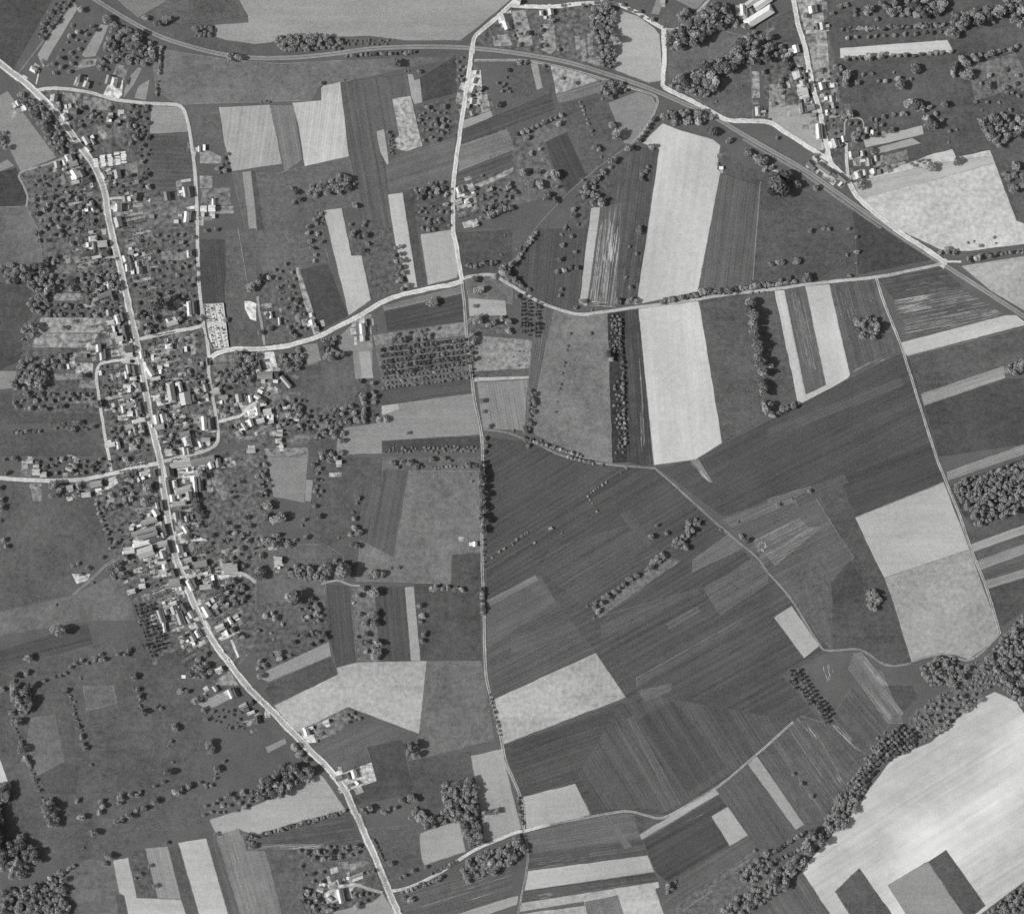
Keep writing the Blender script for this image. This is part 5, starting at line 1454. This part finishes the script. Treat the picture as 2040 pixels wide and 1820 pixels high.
# ---- row 3
T = (3, 1)
TL(T, "at the western edge of the west road meadow", "0,250,27 10,340,30 10,400,30 30,660,24p 50,710,24 0,510,17 300,40,20 50,130,26")
TF(T, "in the clump south of the west road", "380,200 490,200 500,330 380,330", 54, 34)
TR(T, "of the west road garden hedge", 500, 300, 650, 295, 5, 28, "garden_tree")
TF(T, "in the gardens north of the west road", "340,0 880,0 880,130 700,150 480,160 360,100", 64, 29, "garden_tree")
TF(T, "in the western gardens of the west road", "0,0 200,10 150,60 0,60", 58, 27, "garden_tree")
TF(T, "in the dense garden west of the crossroads", "960,130 1100,110 1090,340 930,340", 52, 28, "garden_tree")
TL(T, "southwest of the crossroads", "1180,240,52 1160,360,50 1120,490,32 625,225,32 1000,20,30 930,20,26 810,195,18 880,310,26", "garden_tree")
TF(T, "in the garden edge of the western pasture", "790,320 1060,360 1050,400 830,470 870,550 820,520", 58, 29, "garden_tree")
TF(T, "in the clump beside the chalk pit", "860,840 980,850 980,980 870,990", 50, 29)
TL(T, "around the western chalk pit", "580,860,22 620,850,22 700,885,24 640,935,18 805,800,20 740,1000,14 440,1180,16 920,680,26 1000,800,34 860,600,18")
TG(T, "in the planted block west of the lower street", "1060,1170 1220,1170 1320,1480 1200,1600 1140,1500", 72, 32, 40, 20, "plantation_tree", 'spire', 131)
TF(T, "in the eastern orchard of the lower village", "1740,520 2040,460 2040,830 1780,860 1740,700", 74, 29, "orchard_tree")
TF(T, "in the orchard below the big barn", "1690,1050 1900,1000 1960,1040 1960,1180 1760,1180", 60, 31, "orchard_tree")
TL(T, "between barns and gardens of the lower village", "1840,985,42 1500,640,32 1640,1570,28 1470,1430,28 1590,120,46 1620,150,34 1010,940,28 1940,870,26 1580,550,24 1690,620,26 1520,1390,18 1890,1420,30 1930,1430,24 1850,1370,26", "garden_tree")
TF(T, "in the thicket west of the southern road", "1570,1600 1680,1650 1700,1720 1600,1790 1500,1740", 54, 31)
TL(T, "in the south-western pasture", "490,1370,58 430,1370,36p 245,1600,40 210,1600,26p 120,1735,34 215,1712,30 105,1785,24 560,1670,20 600,1640,22 650,1620,22 480,1740,18 430,1750,18 520,1720,18 350,1780,20 700,1640,18 755,1610,30 815,1610,30 800,1570,22 940,1570,22 1000,1570,24 1025,1540,25 1070,1740,36 640,1760,14")
TR(T, "of the dark hedge behind the eastern yards", 1540, 260, 1620, 490, 10, 25, tone=124)
TF(T, "in the plots behind the eastern yards", "1800,190 1930,200 1930,330 1820,320", 68, 23, "garden_tree")
TR(T, "of the hedge edging the western pasture", 760, 350, 890, 740, 11, 16)
T = (3, 2)
TF(T, "in the orchard behind the eastern light field", "0,0 70,0 100,60 130,280 60,330 0,320", 54, 29, "orchard_tree")
TL(T, "in the grove below the light field", "90,390,50 30,400,36 180,490,60 80,480,40 130,500,36 160,620,32 395,640,26 500,470,30 465,390,24 380,500,20 365,545,15p 30,300,34")
TF(T, "in the hedge above the lone white house", "0,680 140,650 310,660 300,700 50,720", 46, 29)
TF(T, "in the tree column east of the light field", "430,0 530,0 520,330 470,330 450,150", 52, 25, "orchard_tree")
TL(T, "along the hedge above the large meadow", "590,20,30 630,10,26 1080,45,22 1110,50,26 1160,40,26 1225,50,35 1270,80,36 1130,85,20 1320,80,16p 1400,15,28 1490,15,24 1540,30,18 1690,70,32 1740,75,26")
TL(T, "of the pale bush row above the large meadow", "1400,80,10p 1430,85,12p 1455,85,12p 1480,80,13p 1520,75,14p 1550,75,15p 1585,75,14p 1650,78,13p 1700,140,12p 1715,195,16p", "willow_tree", 'bush')
TR(T, "of the tall poplar line on the long lane", 1800, 30, 1808, 610, 16, 31, "poplar_tree", 'tall', 143)
TL(T, "around the lone white house", "40,785,28 45,930,50 20,890,36 150,890,22")
TF(T, "in the thick row beside the round copse", "240,880 380,860 600,870 610,960 500,980 340,970 250,950", 44, 31)
TL(T, "of the round copse in the southern pasture", "690,905,78 680,860,42 635,830,26 790,860,26 780,930,32", tone=137)
TL(T, "of the oval clump in the large meadow", "950,935,48 915,940,40 1010,930,32 1070,885,14 1130,880,18")
TL(T, "along the striped rectangle's western side", "810,330,26 780,490,26p 785,560,28 815,605,35 760,700,26 800,710,30 750,620,26 805,370,16 770,440,16 655,640,14")
TL(T, "of the great tree group in the southern orchard", "320,1110,74 265,1110,45p 440,1130,28", tone=140)
TF(T, "in the southern orchard's upper part", "340,1180 490,1150 580,1270 520,1300 400,1330 330,1240", 56, 31, "orchard_tree")
TL(T, "in the sloping southern orchard", "80,1260,32 150,1280,30 130,1240,22 540,1400,26 550,1430,30 400,1420,26 450,1400,26 490,1400,22 430,1490,24 490,1470,24 300,1475,24 180,1560,34 190,1600,30 120,1570,20 270,1580,18 30,1620,24 70,1660,24 30,1740,30 20,1680,22 120,1400,16 330,1420,16 210,1330,18 20,1380,18 140,1450,14", "orchard_tree")
TL(T, "in the orchard strip between two dark fields", "855,1050,30 810,1100,30 935,1080,50 955,1245,38 920,1250,30 825,1250,24 870,1320,36 955,1320,42 930,1325,28 880,1410,32 800,1430,18 840,1480,26 890,1475,30 970,1475,38 940,1500,28 880,1545,22p 965,1560,46 940,1590,32 775,1160,16p", "orchard_tree")
TR(T, "of the row at the meadow's dark corner", 1380, 1040, 1660, 1048, 9, 27)
TL(T, "beside the pale upright strip", "1300,1180,30 1320,1260,30 1310,1310,20 1335,1410,30 1320,1460,26")
TR(T, "of the middle hedge of the long lane", 1795, 1045, 1808, 1245, 9, 23)
TR(T, "of the overgrown edge of the long lane", 1808, 640, 1815, 900, 6, 12)
T = (3, 3)
TL(T, "dotting the wide dark pasture", "310,565,22p 397,604,11p 37,657,18p 80,630,12p 105,612,8p 123,600,12p 5,690,14p 180,683,14 675,432,13p 640,368,9p 605,315,12p 622,340,10p 633,283,10p 650,268,11p 667,255,10p 690,243,9p 722,222,15p 750,203,13p 720,65,17 910,90,16p 870,128,10 610,470,9 -60,730,14p -100,755,14p -160,800,14p", "willow_tree", 'bush')
TR(T, "of the hedge's end on the diagonal lane", 440, 0, 650, 52, 9, 16, tone=187)
TL(T, "in the rough corner of the wide pasture", "1105,630,30 1150,545,18 1230,605,22 1380,720,30")
TF(T, "in the hedgerow's thick eastern head", "1390,500 1450,490 1510,520 1400,640 1360,720 1280,740 1270,680 1360,600", 40, 27)
TF(T, "in the hedgerow's middle", "1030,900 1180,760 1260,760 1240,800 1060,910", 36, 23)
TL(T, "of the hedgerow's western tail", "985,945,31 935,970,31 885,1010,24 815,1070,30 765,1110,30 730,1120,26 715,1155,26 660,1160,24 650,1195,22 685,1230,28 755,1090,22 655,1275,13p 600,1185,12p 850,1040,22")
TL(T, "beside the diagonal lane's middle", "1825,630,26 1865,665,32 1800,515,12 1500,510,14p 1660,580,14")
T = (3, 4)
TF(T, "in the dark eastern wood", "1470,250 1520,190 1660,150 1810,110 2040,20 2040,400 1880,470 1690,530 1640,540 1560,380", 40, 25, shape='tall', tone=143)
TF(T, "of the lone clump in the dark eastern strip", "790,1050 850,1040 900,1120 870,1220 820,1210 780,1120", 40, 31)
TF(T, "in the river wood's western lobe", "1180,1690 1350,1590 1480,1590 1540,1680 1640,1640 1560,1740 1480,1818 1300,1818 1220,1740", 48, 29, tone=156)
TF(T, "in the river wood by the eastern edge", "1730,1600 1850,1450 2040,1230 2040,1818 1900,1818 1800,1700 1680,1680", 45, 29, shape='tall', tone=143)
TL(T, "at the river wood and field corners", "1475,1770,18p 1455,1720,14p 325,270,22 75,380,22 190,330,14")
TG(T, "in the conifer block of the southern strips", "140,1700 230,1680 340,1818 520,2050 470,2125 340,1980 190,1830", 58, 33, 34, 19, "plantation_tree", 'spire', 140)
T = (4, 4)
TG(T, "in the poplar plantation on the river", "840,590 900,400 1030,310 1110,340 1190,420 1150,500 1000,570 870,640 720,900 640,870 700,720", 50, 36, 36, 20, "plantation_tree", 'tall', 153)
TF(T, "in the river scrub beside the white south-eastern field", "1150,300 1220,170 1440,30 1560,0 1780,0 1680,90 1500,230 1340,380 1200,480", 74, 20, tone=174)
TF(T, "on the field edge of the river scrub", "1340,360 1500,220 1680,80 1700,110 1510,240 1350,400", 36, 28)
TF(T, "in the river belt's middle", "430,1100 560,860 640,870 740,900 700,970 600,1130 520,1170", 44, 29)
TF(T, "in the bulge of the river belt", "300,1170 400,1140 450,1220 400,1270 330,1360 290,1310", 44, 34, shape='tall', tone=162)
TF(T, "in the river belt's southern end", "0,1500 100,1430 230,1360 310,1400 200,1520 100,1620 0,1700", 45, 31, shape='tall')
TR(T, "of the row edging the river belt", 10, 1340, 300, 1160, 11, 21)
TR(T, "of the second row edging the river belt", 40, 1400, 280, 1290, 8, 18)
TL(T, "dotting the ploughed strip above the river", "200,700,18 265,780,24 345,880,22 20,1420,36")
TF(T, "in the wood at the south-eastern corner", "1740,1800 2040,1570 2040,1818", 40, 25, shape='tall')
TF(T, "in the river wood above the white south-eastern field", "1840,0 1950,0 2040,80 2040,200 1960,110", 44, 29)
T = (4, 1)
TF(T, "of the upright grove in the south-western pasture", "80,0 230,0 260,120 240,220 170,240 120,120", 44, 32, shape='tall')
TL(T, "below the upright grove", "95,215,31 145,285,40 115,290,30 165,450,24 185,500,42 205,580,32 230,610,30 245,650,16 265,705,16 275,750,20 310,830,18 20,30,26")
TF(T, "of the steep grove by the south-western field", "340,900 400,870 460,1000 480,1120 440,1140 390,1060 340,1000", 40, 31, shape='tall', tone=168)
TF(T, "of the grove under the white sliver", "-60,780 80,790 80,900 -60,950", 44, 36, shape='tall')
TF(T, "of the tall wood on the south-western frame edge", "-150,950 10,970 30,1180 -10,1330 -150,1330", 50, 46, shape='tall', tone=127)
TF(T, "of the south-western corner wood", "0,1320 180,1180 260,1260 300,1380 200,1520 120,1540 0,1420", 54, 39, shape='tall')
TF(T, "of the scrub wood at the bottom left corner", "0,1640 180,1590 350,1560 520,1470 560,1818 0,1818", 48, 31)
TL(T, "along the diagonal hedge of the south-western pasture", "520,40,30 590,225,16 600,270,16 620,330,24 650,400,26 660,465,22 680,490,26 725,630,16 590,130,16 560,85,16")
TL(T, "in the hedge left of the southern gardens", "1095,30,24 1110,80,26 1120,100,22 1145,200,34 1240,175,22p 1280,180,20 1440,45,30 1490,50,24 1560,105,40 1600,90,26 1390,330,38 1665,460,42 1685,515,40 1340,685,40 1720,660,38 1360,445,18 1340,485,12 1375,610,16 1780,600,18 1300,765,20 1230,800,18 1640,270,24 1620,190,28")
TL(T, "of the two loose rows in the southern pasture", "960,885,36 1045,865,28 1090,865,26 1115,845,20 945,930,24 615,915,26 650,1040,36 805,920,28 820,960,28 795,1000,28 935,1075,36 980,1050,32 1025,1030,35 1090,990,30 1145,975,30 1230,920,36 750,1160,36 1400,845,36 1455,810,36 1505,800,37")
TL(T, "above the south-western pale strips", "665,1290,12p 870,1350,38 835,1410,25p 1325,1245,20 1300,1255,16 1720,1175,22 1110,1500,22 1080,1530,15p 1230,1590,24 1190,1430,20")
TF(T, "in the scrub above the long pale wedge", "1560,780 1740,690 1760,740 1640,850", 48, 21, "orchard_tree")
TF(T, "in the orchard above the long pale wedge", "1600,900 1720,880 2040,820 2040,940 1900,1000 1620,1040", 66, 29, "orchard_tree")
TF(T, "in the kitchen garden of the southern houses", "1600,180 1900,180 2000,370 1860,370 1640,280", 60, 19, "garden_tree")
TR(T, "of the scrub row over the corner wood", 350, 1545, 610, 1425, 7, 23)
TF(T, "in the dark block beside the furrowed field", "1930,1190 2040,1190 2040,1290 1970,1300", 44, 24)
TR(T, "of the thin hedge through the south-western meadow", 545, 60, 700, 520, 16, 11)
TR(T, "of the thin hedge by the light rectangle", 1060, 10, 1150, 240, 9, 12)
TR(T, "of the thin western boundary hedge", 60, 180, 330, 900, 20, 11)
T = (4, 2)
TL(T, "on the verge of the southern main road", "305,480,40 345,540,34 400,590,24 860,990,42 900,970,35 1075,1415,28 930,1470,22 900,1480,24 800,1755,36 520,380,20 490,440,16 1835,765,0.1")
TF(T, "in the wood above the long pale wedge", "0,780 130,700 250,620 340,640 490,680 430,760 120,890 0,920", 50, 37, shape='tall')
TR(T, "of the hedge below the long pale wedge", 40, 1185, 715, 995, 22, 21)
TL(T, "between the southern road and the wood", "1010,1000,28 1050,980,22 1110,970,22 1165,915,35 1235,890,37 1265,905,30 1835,1010,18")
TF(T, "in the wood beside the southern lane", "1470,780 1720,740 1760,830 1780,1000 1800,1240 1690,1300 1640,1150 1620,1070 1530,1060 1500,930", 45, 33, shape='tall')
TF(T, "in the western arm of the southern wood", "1200,1010 1290,960 1350,1030 1500,1000 1530,1100 1330,1150 1300,1090 1210,1060", 48, 32)
TR(T, "of the spur east of the southern wood", 1800, 1012, 1950, 990, 6, 27, "woodland_tree")
TL(T, "in the corner of the southern meadow", "1185,480,32 1230,470,46 1215,530,32 1265,545,34", shape='tall')
TF(T, "in the wood south of the winding lane", "1630,1450 1740,1350 2040,1260 2040,1400 1850,1500 1680,1560", 48, 31)
TR(T, "of the row south of the winding lane", 1150, 1645, 1490, 1520, 10, 23)
TL(T, "at the southern road junction", "1230,1700,32 1180,1690,22 1350,1445,18 1250,1470,22 1180,1510,20 1150,1530,16")
TF(T, "in the orchard north of the southern farm", "290,1300 450,1290 820,1260 840,1310 640,1410 470,1400", 54, 29, "orchard_tree")
TF(T, "in the garden of the southern farm", "300,1420 560,1480 560,1580 400,1560", 66, 29, "garden_tree")
TF(T, "in the grove west of the southern barn", "340,1600 500,1650 640,1740 540,1818 380,1818", 54, 33, "garden_tree")
TF(T, "in the clump east of the southern barn", "760,1640 980,1650 860,1720", 48, 31, "garden_tree")
TR(T, "of the low hedge on the southern main road", 930, 1215, 1015, 1395, 10, 12)
TR(T, "of the hedge on the winding lane", 1600, 1390, 1400, 1500, 9, 17)
TF(T, "behind the roadside farm's garden", "700,220 760,210 860,260 740,310", 44, 25, "garden_tree")
TR(T, "of the bushy lower edge of the long lane", 1850, 60, 1945, 410, 10, 14)
T = (4, 3)
TF(T, "in the corner thicket of the lane junction", "0,1200 90,1190 110,1340 0,1380", 44, 27)
TF(T, "in the river scrub of the south", "1760,1480 1900,1400 2040,1300 2040,1450 1880,1580", 48, 27)
TF(T, "in the lower river scrub of the south", "1640,1818 1700,1740 1850,1640 2040,1580 2040,1700 1800,1818", 46, 27)
TL(T, "at the southern field corner", "1240,1590,31 1235,1640,22 1270,1615,20 1300,1560,16 1930,1310,20")
TR(T, "of the dark bank beside the long lane's foot", 45, 880, 80, 1110, 9, 15)
TF((4, 4), "in the scrub filling the river belt", "250,1390 430,1090 560,860 700,700 860,420 1060,290 1120,330 1190,480 1000,570 870,640 740,900 640,1040 480,1200 330,1380", 40, 17, "woodland_tree", 'bush', 160)
TF((4, 4), "in the light scrub of the upper river band", "1100,280 1220,160 1440,20 1560,-200 1640,-240 1780,0 1680,100 1340,380 1190,480", 52, 11, "woodland_tree", 'bush', 185)
TF((3, 4), "in the scrub by the eastern river wood", "1560,1800 1700,1660 1800,1560 2040,1240 2040,1818 1500,1818", 44, 18, "woodland_tree", 'bush', 162)
TF((2, 1), "in the small gardens of the village core", "800,1060 1060,1080 1160,1480 1180,1780 900,1780 830,1500", 70, 17, "garden_tree")
TF((2, 1), "in the plots between street and cemetery", "1140,880 1620,820 1650,1100 1660,1660 1300,1740 1200,1200", 76, 17, "garden_tree")
TF((3, 1), "in the yards of the lower main street", "1100,380 1300,500 1400,900 1480,1160 1300,1130 1060,900 900,560", 76, 17, "garden_tree")
TF((3, 1), "in the gardens east of the lower street", "1400,380 1560,420 1760,840 1700,1060 1520,700", 70, 18, "garden_tree")
TF((2, 1), "in the upper street gardens", "560,60 860,40 960,360 600,360", 70, 19, "garden_tree")
TF((1, 1), "in the gardens round the top bend", "300,1330 720,1330 760,1560 260,1560", 74, 19, "garden_tree")
TF((1, 4), "in the station street gardens", "200,560 570,560 600,1180 480,1180 380,900 220,860", 66, 18, "garden_tree")
rh = random.Random(31)
HP = [p[:2] for p in pts_of("205,372 221,455 244,555 270,670 283,740 295,805 317,910 332,1010 350,1110 370,1160 400,1235 430,1285")]
for k in range(len(HP) - 1):
    (x0, y0), (x1, y1) = HP[k], HP[k + 1]
    L = math.hypot(x1 - x0, y1 - y0)
    ux, uy = (x1 - x0) / L, (y1 - y0) / L
    for side in (-1, 1):
        t = rh.uniform(3, 10)
        while t < L:
            d = rh.uniform(22, 40)
            end = d + rh.uniform(15, 50)
            while d < end:
                add(x0 + ux * t + uy * side * d, y0 + uy * t - ux * side * d + rh.gauss(0, .5), rh.uniform(1.3, 2.6), "garden_tree", 'bush', "in the hedges between the village strips", 'fill')
                d += rh.uniform(2.6, 5.5)
            t += rh.uniform(8, 18)
TREES = [t for t in TREES if t['r'] > 1.0]

# objects for the largest of each kind, one mass for the remainder
LIMIT = 290
by_name = {}
for t in TREES:
    by_name.setdefault(t['name'], []).append(t)
NOUN = {"field_tree": "field tree", "orchard_tree": "orchard tree", "hedgerow_tree": "hedgerow tree", "garden_tree": "garden tree",
        "woodland_tree": "woodland tree", "plantation_tree": "planted tree", "poplar_tree": "poplar", "willow_tree": "pale bush"}
single, rest = [], []
for nm, L in by_name.items():
    L.sort(key=lambda t: (t['mode'] == 'fill', -t['r']))
    inframe = [t for t in L if -2 < t['x'] < 2042 and -2 < t['y'] < 1822]
    out = [t for t in L if not (-2 < t['x'] < 2042 and -2 < t['y'] < 1822)]
    single += inframe[:LIMIT]
    rest += inframe[LIMIT:] + out

for t in TREES:
    v = (t['tone'] or LEAF) * random.choice((0.8, 0.9, 0.97, 1.0, 1.04, 1.12, 1.2))
    if t['shape'] == 'round' and t['name'] in ('woodland_tree', 'field_tree') and t['mode'] == 'fill' and random.random() < 0.35:
        t['shape'] = 'tall'
    if t['pale']:
        v = random.uniform(172, 205)
    t['alb'] = alb(v)
    t['k'] = random.randrange(7)
    t['rot'] = random.uniform(0, 6.283)
    t['hz'] = random.uniform(0.85, 1.2)

groups = {}
for t in single:
    groups.setdefault((t['place'], t['name']), []).append(t)
labels = {}
for (place, nm), L in groups.items():
    if L[0]['mode'] == 'fill':
        if L[0]['order']:
            for t in L:
                t['label'] = f"{ordinal(t['order'][0])} {NOUN[nm]} from west, {ordinal(t['order'][1])} row, {place}"
            continue
        if len(L) > 45:
            for t in L:
                t['label'] = f"{NOUN[nm]} {place}"
            continue
    dx = max(t['x'] for t in L) - min(t['x'] for t in L)
    dy = max(t['y'] for t in L) - min(t['y'] for t in L)
    ax, frm = ('x', "west") if dx >= dy else ('y', "north")
    L.sort(key=lambda t: t[ax])
    for i, t in enumerate(L):
        adj = "pale" if t['pale'] and nm != "willow_tree" else "large" if t['r'] > 10 else "small" if t['r'] < 5 else "round"
        if len(L) == 1:  # alone
            t['label'] = f"{adj} {NOUN[nm]} {place}"
        else:
            lab = f"{adj} {NOUN[nm]}, {ordinal(i + 1)} from the {frm}, {place}"
            if len(lab.replace("-", " ").split()) > 16:
                lab = f"{ordinal(i + 1)} {NOUN[nm]} from {frm} {place}"
            if len(lab.replace("-", " ").split()) > 16:
                print("LONG", lab)
            t['label'] = lab

for t in single:
    x, y = m2w(t['x'], t['y'])
    s = t['r'] * U * 0.93
    if t['r'] >= 9.0 and t['mode'] == 'list':
        o = bpy.data.objects.new(t['name'], None)
        COL.objects.link(o)
        c = bpy.data.objects.new("crown", CROWN_ME[t['shape']][t['k']])
        c["tone"] = t['alb']
        u = bpy.data.objects.new("trunk", TRUNK_ME[t['shape']])
        u["tone"] = 0.12
        for q in (c, u):
            COL.objects.link(q)
            q.parent = o
    else:
        o = bpy.data.objects.new(t['name'], WHOLE_ME[t['shape']][t['k']])
        COL.objects.link(o)
        o["tone"] = t['alb']
    o.location = (x, y, 0.0)
    o.rotation_euler = (0, 0, t['rot'])
    el = random.uniform(0.8, 1.22)
    o.scale = (s * el, s / el, s * t['hz'])
    grp = t['place'].replace("standing alone ", "")
    tag(o, t['label'], "tree" if t['name'] != "willow_tree" else "bush", f"{NOUN[t['name']]}s {grp}")

bands = {}
for t in rest:
    bands.setdefault(t['name'], []).append(t)
for nm, L in bands.items():
    VV, n = [], 0
    for t in L:
        P = CROWN_NP[t['shape']][t['k']][: 3 * 150]
        ca, sa = math.cos(t['rot']), math.sin(t['rot'])
        s = t['r'] * U * 0.93
        Q = np.empty_like(P)
        Q[:, 0] = (P[:, 0] * ca - P[:, 1] * sa)
        Q[:, 1] = (P[:, 0] * sa + P[:, 1] * ca)
        Q[:, 2] = P[:, 2] * t['hz']
        wx, wy = m2w(t['x'], t['y'])
        Q = Q * s * 1.03 + np.array([wx, wy, 0.0])
        VV.append(Q)
    V = np.concatenate(VV)
    me = bpy.data.meshes.new(nm + "_mass")
    nf = len(V) // 3
    me.vertices.add(len(V))
    me.vertices.foreach_set("co", V.astype(np.float32).ravel())
    me.loops.add(3 * nf)
    me.loops.foreach_set("vertex_index", np.arange(3 * nf, dtype=np.int32))
    me.polygons.add(nf)
    me.polygons.foreach_set("loop_start", np.arange(0, 3 * nf, 3, dtype=np.int32))
    me.update(calc_edges=True)
    me.materials.append(M_LEAF)
    o = bpy.data.objects.new({"woodland_tree": "woodland", "garden_tree": "garden_foliage", "orchard_tree": "orchard_foliage"}.get(nm, "foliage"), me)
    COL.objects.link(o)
    o["tone"] = alb(LEAF)
    o["kind"] = "stuff"
    o["label"] = f"mass of smaller {NOUN[nm]} crowns across the scene"
print("TREES", len(TREES), "single", len(single), "rest", len(rest), {k: len(v) for k, v in by_name.items()})
# ------------------------------------------------------------------ cemetery, cold frames, vehicles
def box_mesh(x0, x1, y0, y1, z0, z1):
    V = [(x0, y0, z0), (x1, y0, z0), (x1, y1, z0), (x0, y1, z0), (x0, y0, z1), (x1, y0, z1), (x1, y1, z1), (x0, y1, z1)]
    return V, [(0, 1, 5, 4), (1, 2, 6, 5), (2, 3, 7, 6), (3, 0, 4, 7), (4, 5, 6, 7)]

CEM = [p[:2] for p in pts_of("1625,605 1780,595 1822,945 1740,958 1690,962 1650,870 1632,770", (2, 1))]
cw = bpy.data.objects.new("cemetery_wall", None)
COL.objects.link(cw)
tag(cw, "low pale wall enclosing the cemetery beside the back lane", "wall")
for i in range(len(CEM)):
    a, b = m2w(*CEM[i]), m2w(*CEM[(i + 1) % len(CEM)])
    L = math.hypot(b[0] - a[0], b[1] - a[1])
    V, Fc = box_mesh(0, L + 0.2, -0.25, 0.25, 0, 2.1)
    o = mesh_obj("wall_run", V, Fc, M_WALL, cw, dict(tone=alb(190)))
    o.location = (a[0], a[1], 0)
    o.rotation_euler = (0, 0, math.atan2(b[1] - a[1], b[0] - a[0]))
V, Fc, tn = [], [], []
VD, FD = [], []
zg = FZ
for j in range(60):
    for i in range(14):
        x, y = 405 + i * 3.8 + j * 0.36, 607 + j * 1.55
        u = (x - 405 - j * 0.36)
        if abs(u - 24) < 2.5 or abs(u - 11) < 1.6 or abs(u - 37) < 1.6 or 640 < y < 648 or random.random() < 0.2:
            continue
        if not inside(x - 1.5, y, CEM) or not inside(x + 2.5, y + 1, CEM):
            continue
        wx, wy = m2w(x, y)
        dark = random.random() < 0.42
        v, f = box_mesh(-1.0, 1.0, -0.42, 0.42, 0, random.uniform(0.4, 0.7) + zg)
        a = math.radians(-8)
        tgt, tf = (VD, FD) if dark else (V, Fc)
        s = len(tgt)
        tgt += [(wx + p[0] * math.cos(a) - p[1] * math.sin(a), wy + p[0] * math.sin(a) + p[1] * math.cos(a), p[2]) for p in v]
        tf += [tuple(q + s for q in t) for t in f]
for nm, vv, ff, tt, lb in (("pale_graves", V, Fc, 225, "rows of pale grave slabs in the walled cemetery"), ("dark_graves", VD, FD, 95, "rows of dark planted graves in the walled cemetery")):
    o = mesh_obj(nm, vv, ff, M_WALL, None, dict(tone=alb(tt), kind="stuff"))
    o["label"] = lb

# glazed cold frames of the market garden
v, f = [], []
def frame_mesh():
    V = [(-3.6, -0.8, 0), (3.6, -0.8, 0), (3.6, 0.8, 0), (-3.6, 0.8, 0), (-3.6, -0.8, 0.45), (3.6, -0.8, 0.45), (3.6, 0.8, 0.7), (-3.6, 0.8, 0.7)]
    return V, [(0, 1, 5, 4), (1, 2, 6, 5), (2, 3, 7, 6), (3, 0, 4, 7), (4, 5, 6, 7)]
V, Fc = frame_mesh()
cf = {}
for row in range(9):
    for cx_, cy_, n in ((760, 1268, 6), (815, 1240, 8), (872, 1235, 9), (930, 1215, 9), (980, 1212, 8)):
        if row >= n or random.random() < 0.12:
            continue
        x, y = cx_ + random.uniform(-3, 3) + row * 1.5, cy_ + row * 11.5
        wx, wy = m2w(x * 0.25027, y * 0.25027)
        o = mesh_obj("cold_frame", V, Fc, M_WALL, None, dict(tone=alb(random.uniform(215, 245))))
        o.location = (wx, wy, FZ - 0.05)
        o.scale = (random.uniform(.75, 1.0), random.uniform(.7, 1.1), 1)
        o.rotation_euler = (0, 0, math.radians(random.uniform(4, 10)))
        colno = (760, 815, 872, 930, 980).index(cx_)
        cf[colno] = cf.get(colno, 0) + 1
        tag(o, f"white cold frame, {ordinal(cf[colno])} down, {ordinal(colno + 1)} column from west, market garden by the street bend", "cold frame", "cold frames of the market garden")

# vehicles on the main street
def vehicle(x, y, heading, van, tone, label):
    root = bpy.data.objects.new("van" if van else "car", None)
    COL.objects.link(root)
    wx, wy = m2w(x, y)
    root.location = (wx, wy, ROAD_Z + 0.005 * nroad[0] + 0.01)
    root.rotation_euler = (0, 0, math.radians(-heading))
    tag(root, label, "van" if van else "car")
    L, w = (2.6, 1.0) if van else (2.1, 0.8)
    prof = [(-L, 0.35), (L, 0.35), (L, 1.0), (L * .75, 1.1), (L * .55, 2.3), (-L, 2.35)] if van else \
           [(-L, 0.3), (L, 0.3), (L, 0.8), (L * .5, 0.92), (-L * .8, 0.95), (-L, 0.85)]
    n = len(prof)
    V = [(a, -w, b) for a, b in prof] + [(a, w, b) for a, b in prof]
    Fc = [tuple(range(n)), tuple(range(2 * n - 1, n - 1, -1))] + [(i, n + i, n + (i + 1) % n, (i + 1) % n) for i in range(n)]
    mesh_obj("body", V, Fc, M_METAL, root, dict(tone=alb(tone)))
    if not van:
        q = [(L * .42, 0.93), (L * .12, 1.42), (-L * .55, 1.42), (-L * .85, 0.95)]
        V = [(a, -w * .85, b) for a, b in q] + [(a, w * .85, b) for a, b in q]
        mesh_obj("cabin", V, [(0, 1, 2, 3), (7, 6, 5, 4), (0, 4, 5, 1), (1, 5, 6, 2), (2, 6, 7, 3)], M_METAL, root, dict(tone=alb(tone * .9)))
    for sx in (-.62, .62):
        for sy in (-1, 1):
            V, Fc = [], []
            for i in range(10):
                a = 2 * math.pi * i / 10
                for yy in (sy * w - .1, sy * w + .1):
                    V.append((sx * L + .32 * math.cos(a), yy, .32 + .32 * math.sin(a)))
            Fc = [(2 * i, 2 * i + 1, (2 * i + 3) % 20, (2 * i + 2) % 20) for i in range(10)] + [tuple(range(0, 20, 2)), tuple(range(19, 0, -2))]
            mesh_obj("wheel", V, Fc, M_METAL, root, dict(tone=alb(50)))
vehicle(302.4, 848.5, 83, True, 240, "white van on the main street above the crossroads")
vehicle(455, 1314.5, 52, False, 240, "white car on the lower main street below the planted block")
vehicle(446, 1299, 52, False, 225, "pale car following on the lower main street")
vehicle(521, 1399.5, 47, False, 245, "white car on the open southern main road by pale fields")
vehicle(797, 1815, 68, False, 235, "pale car at the very foot of the main road")
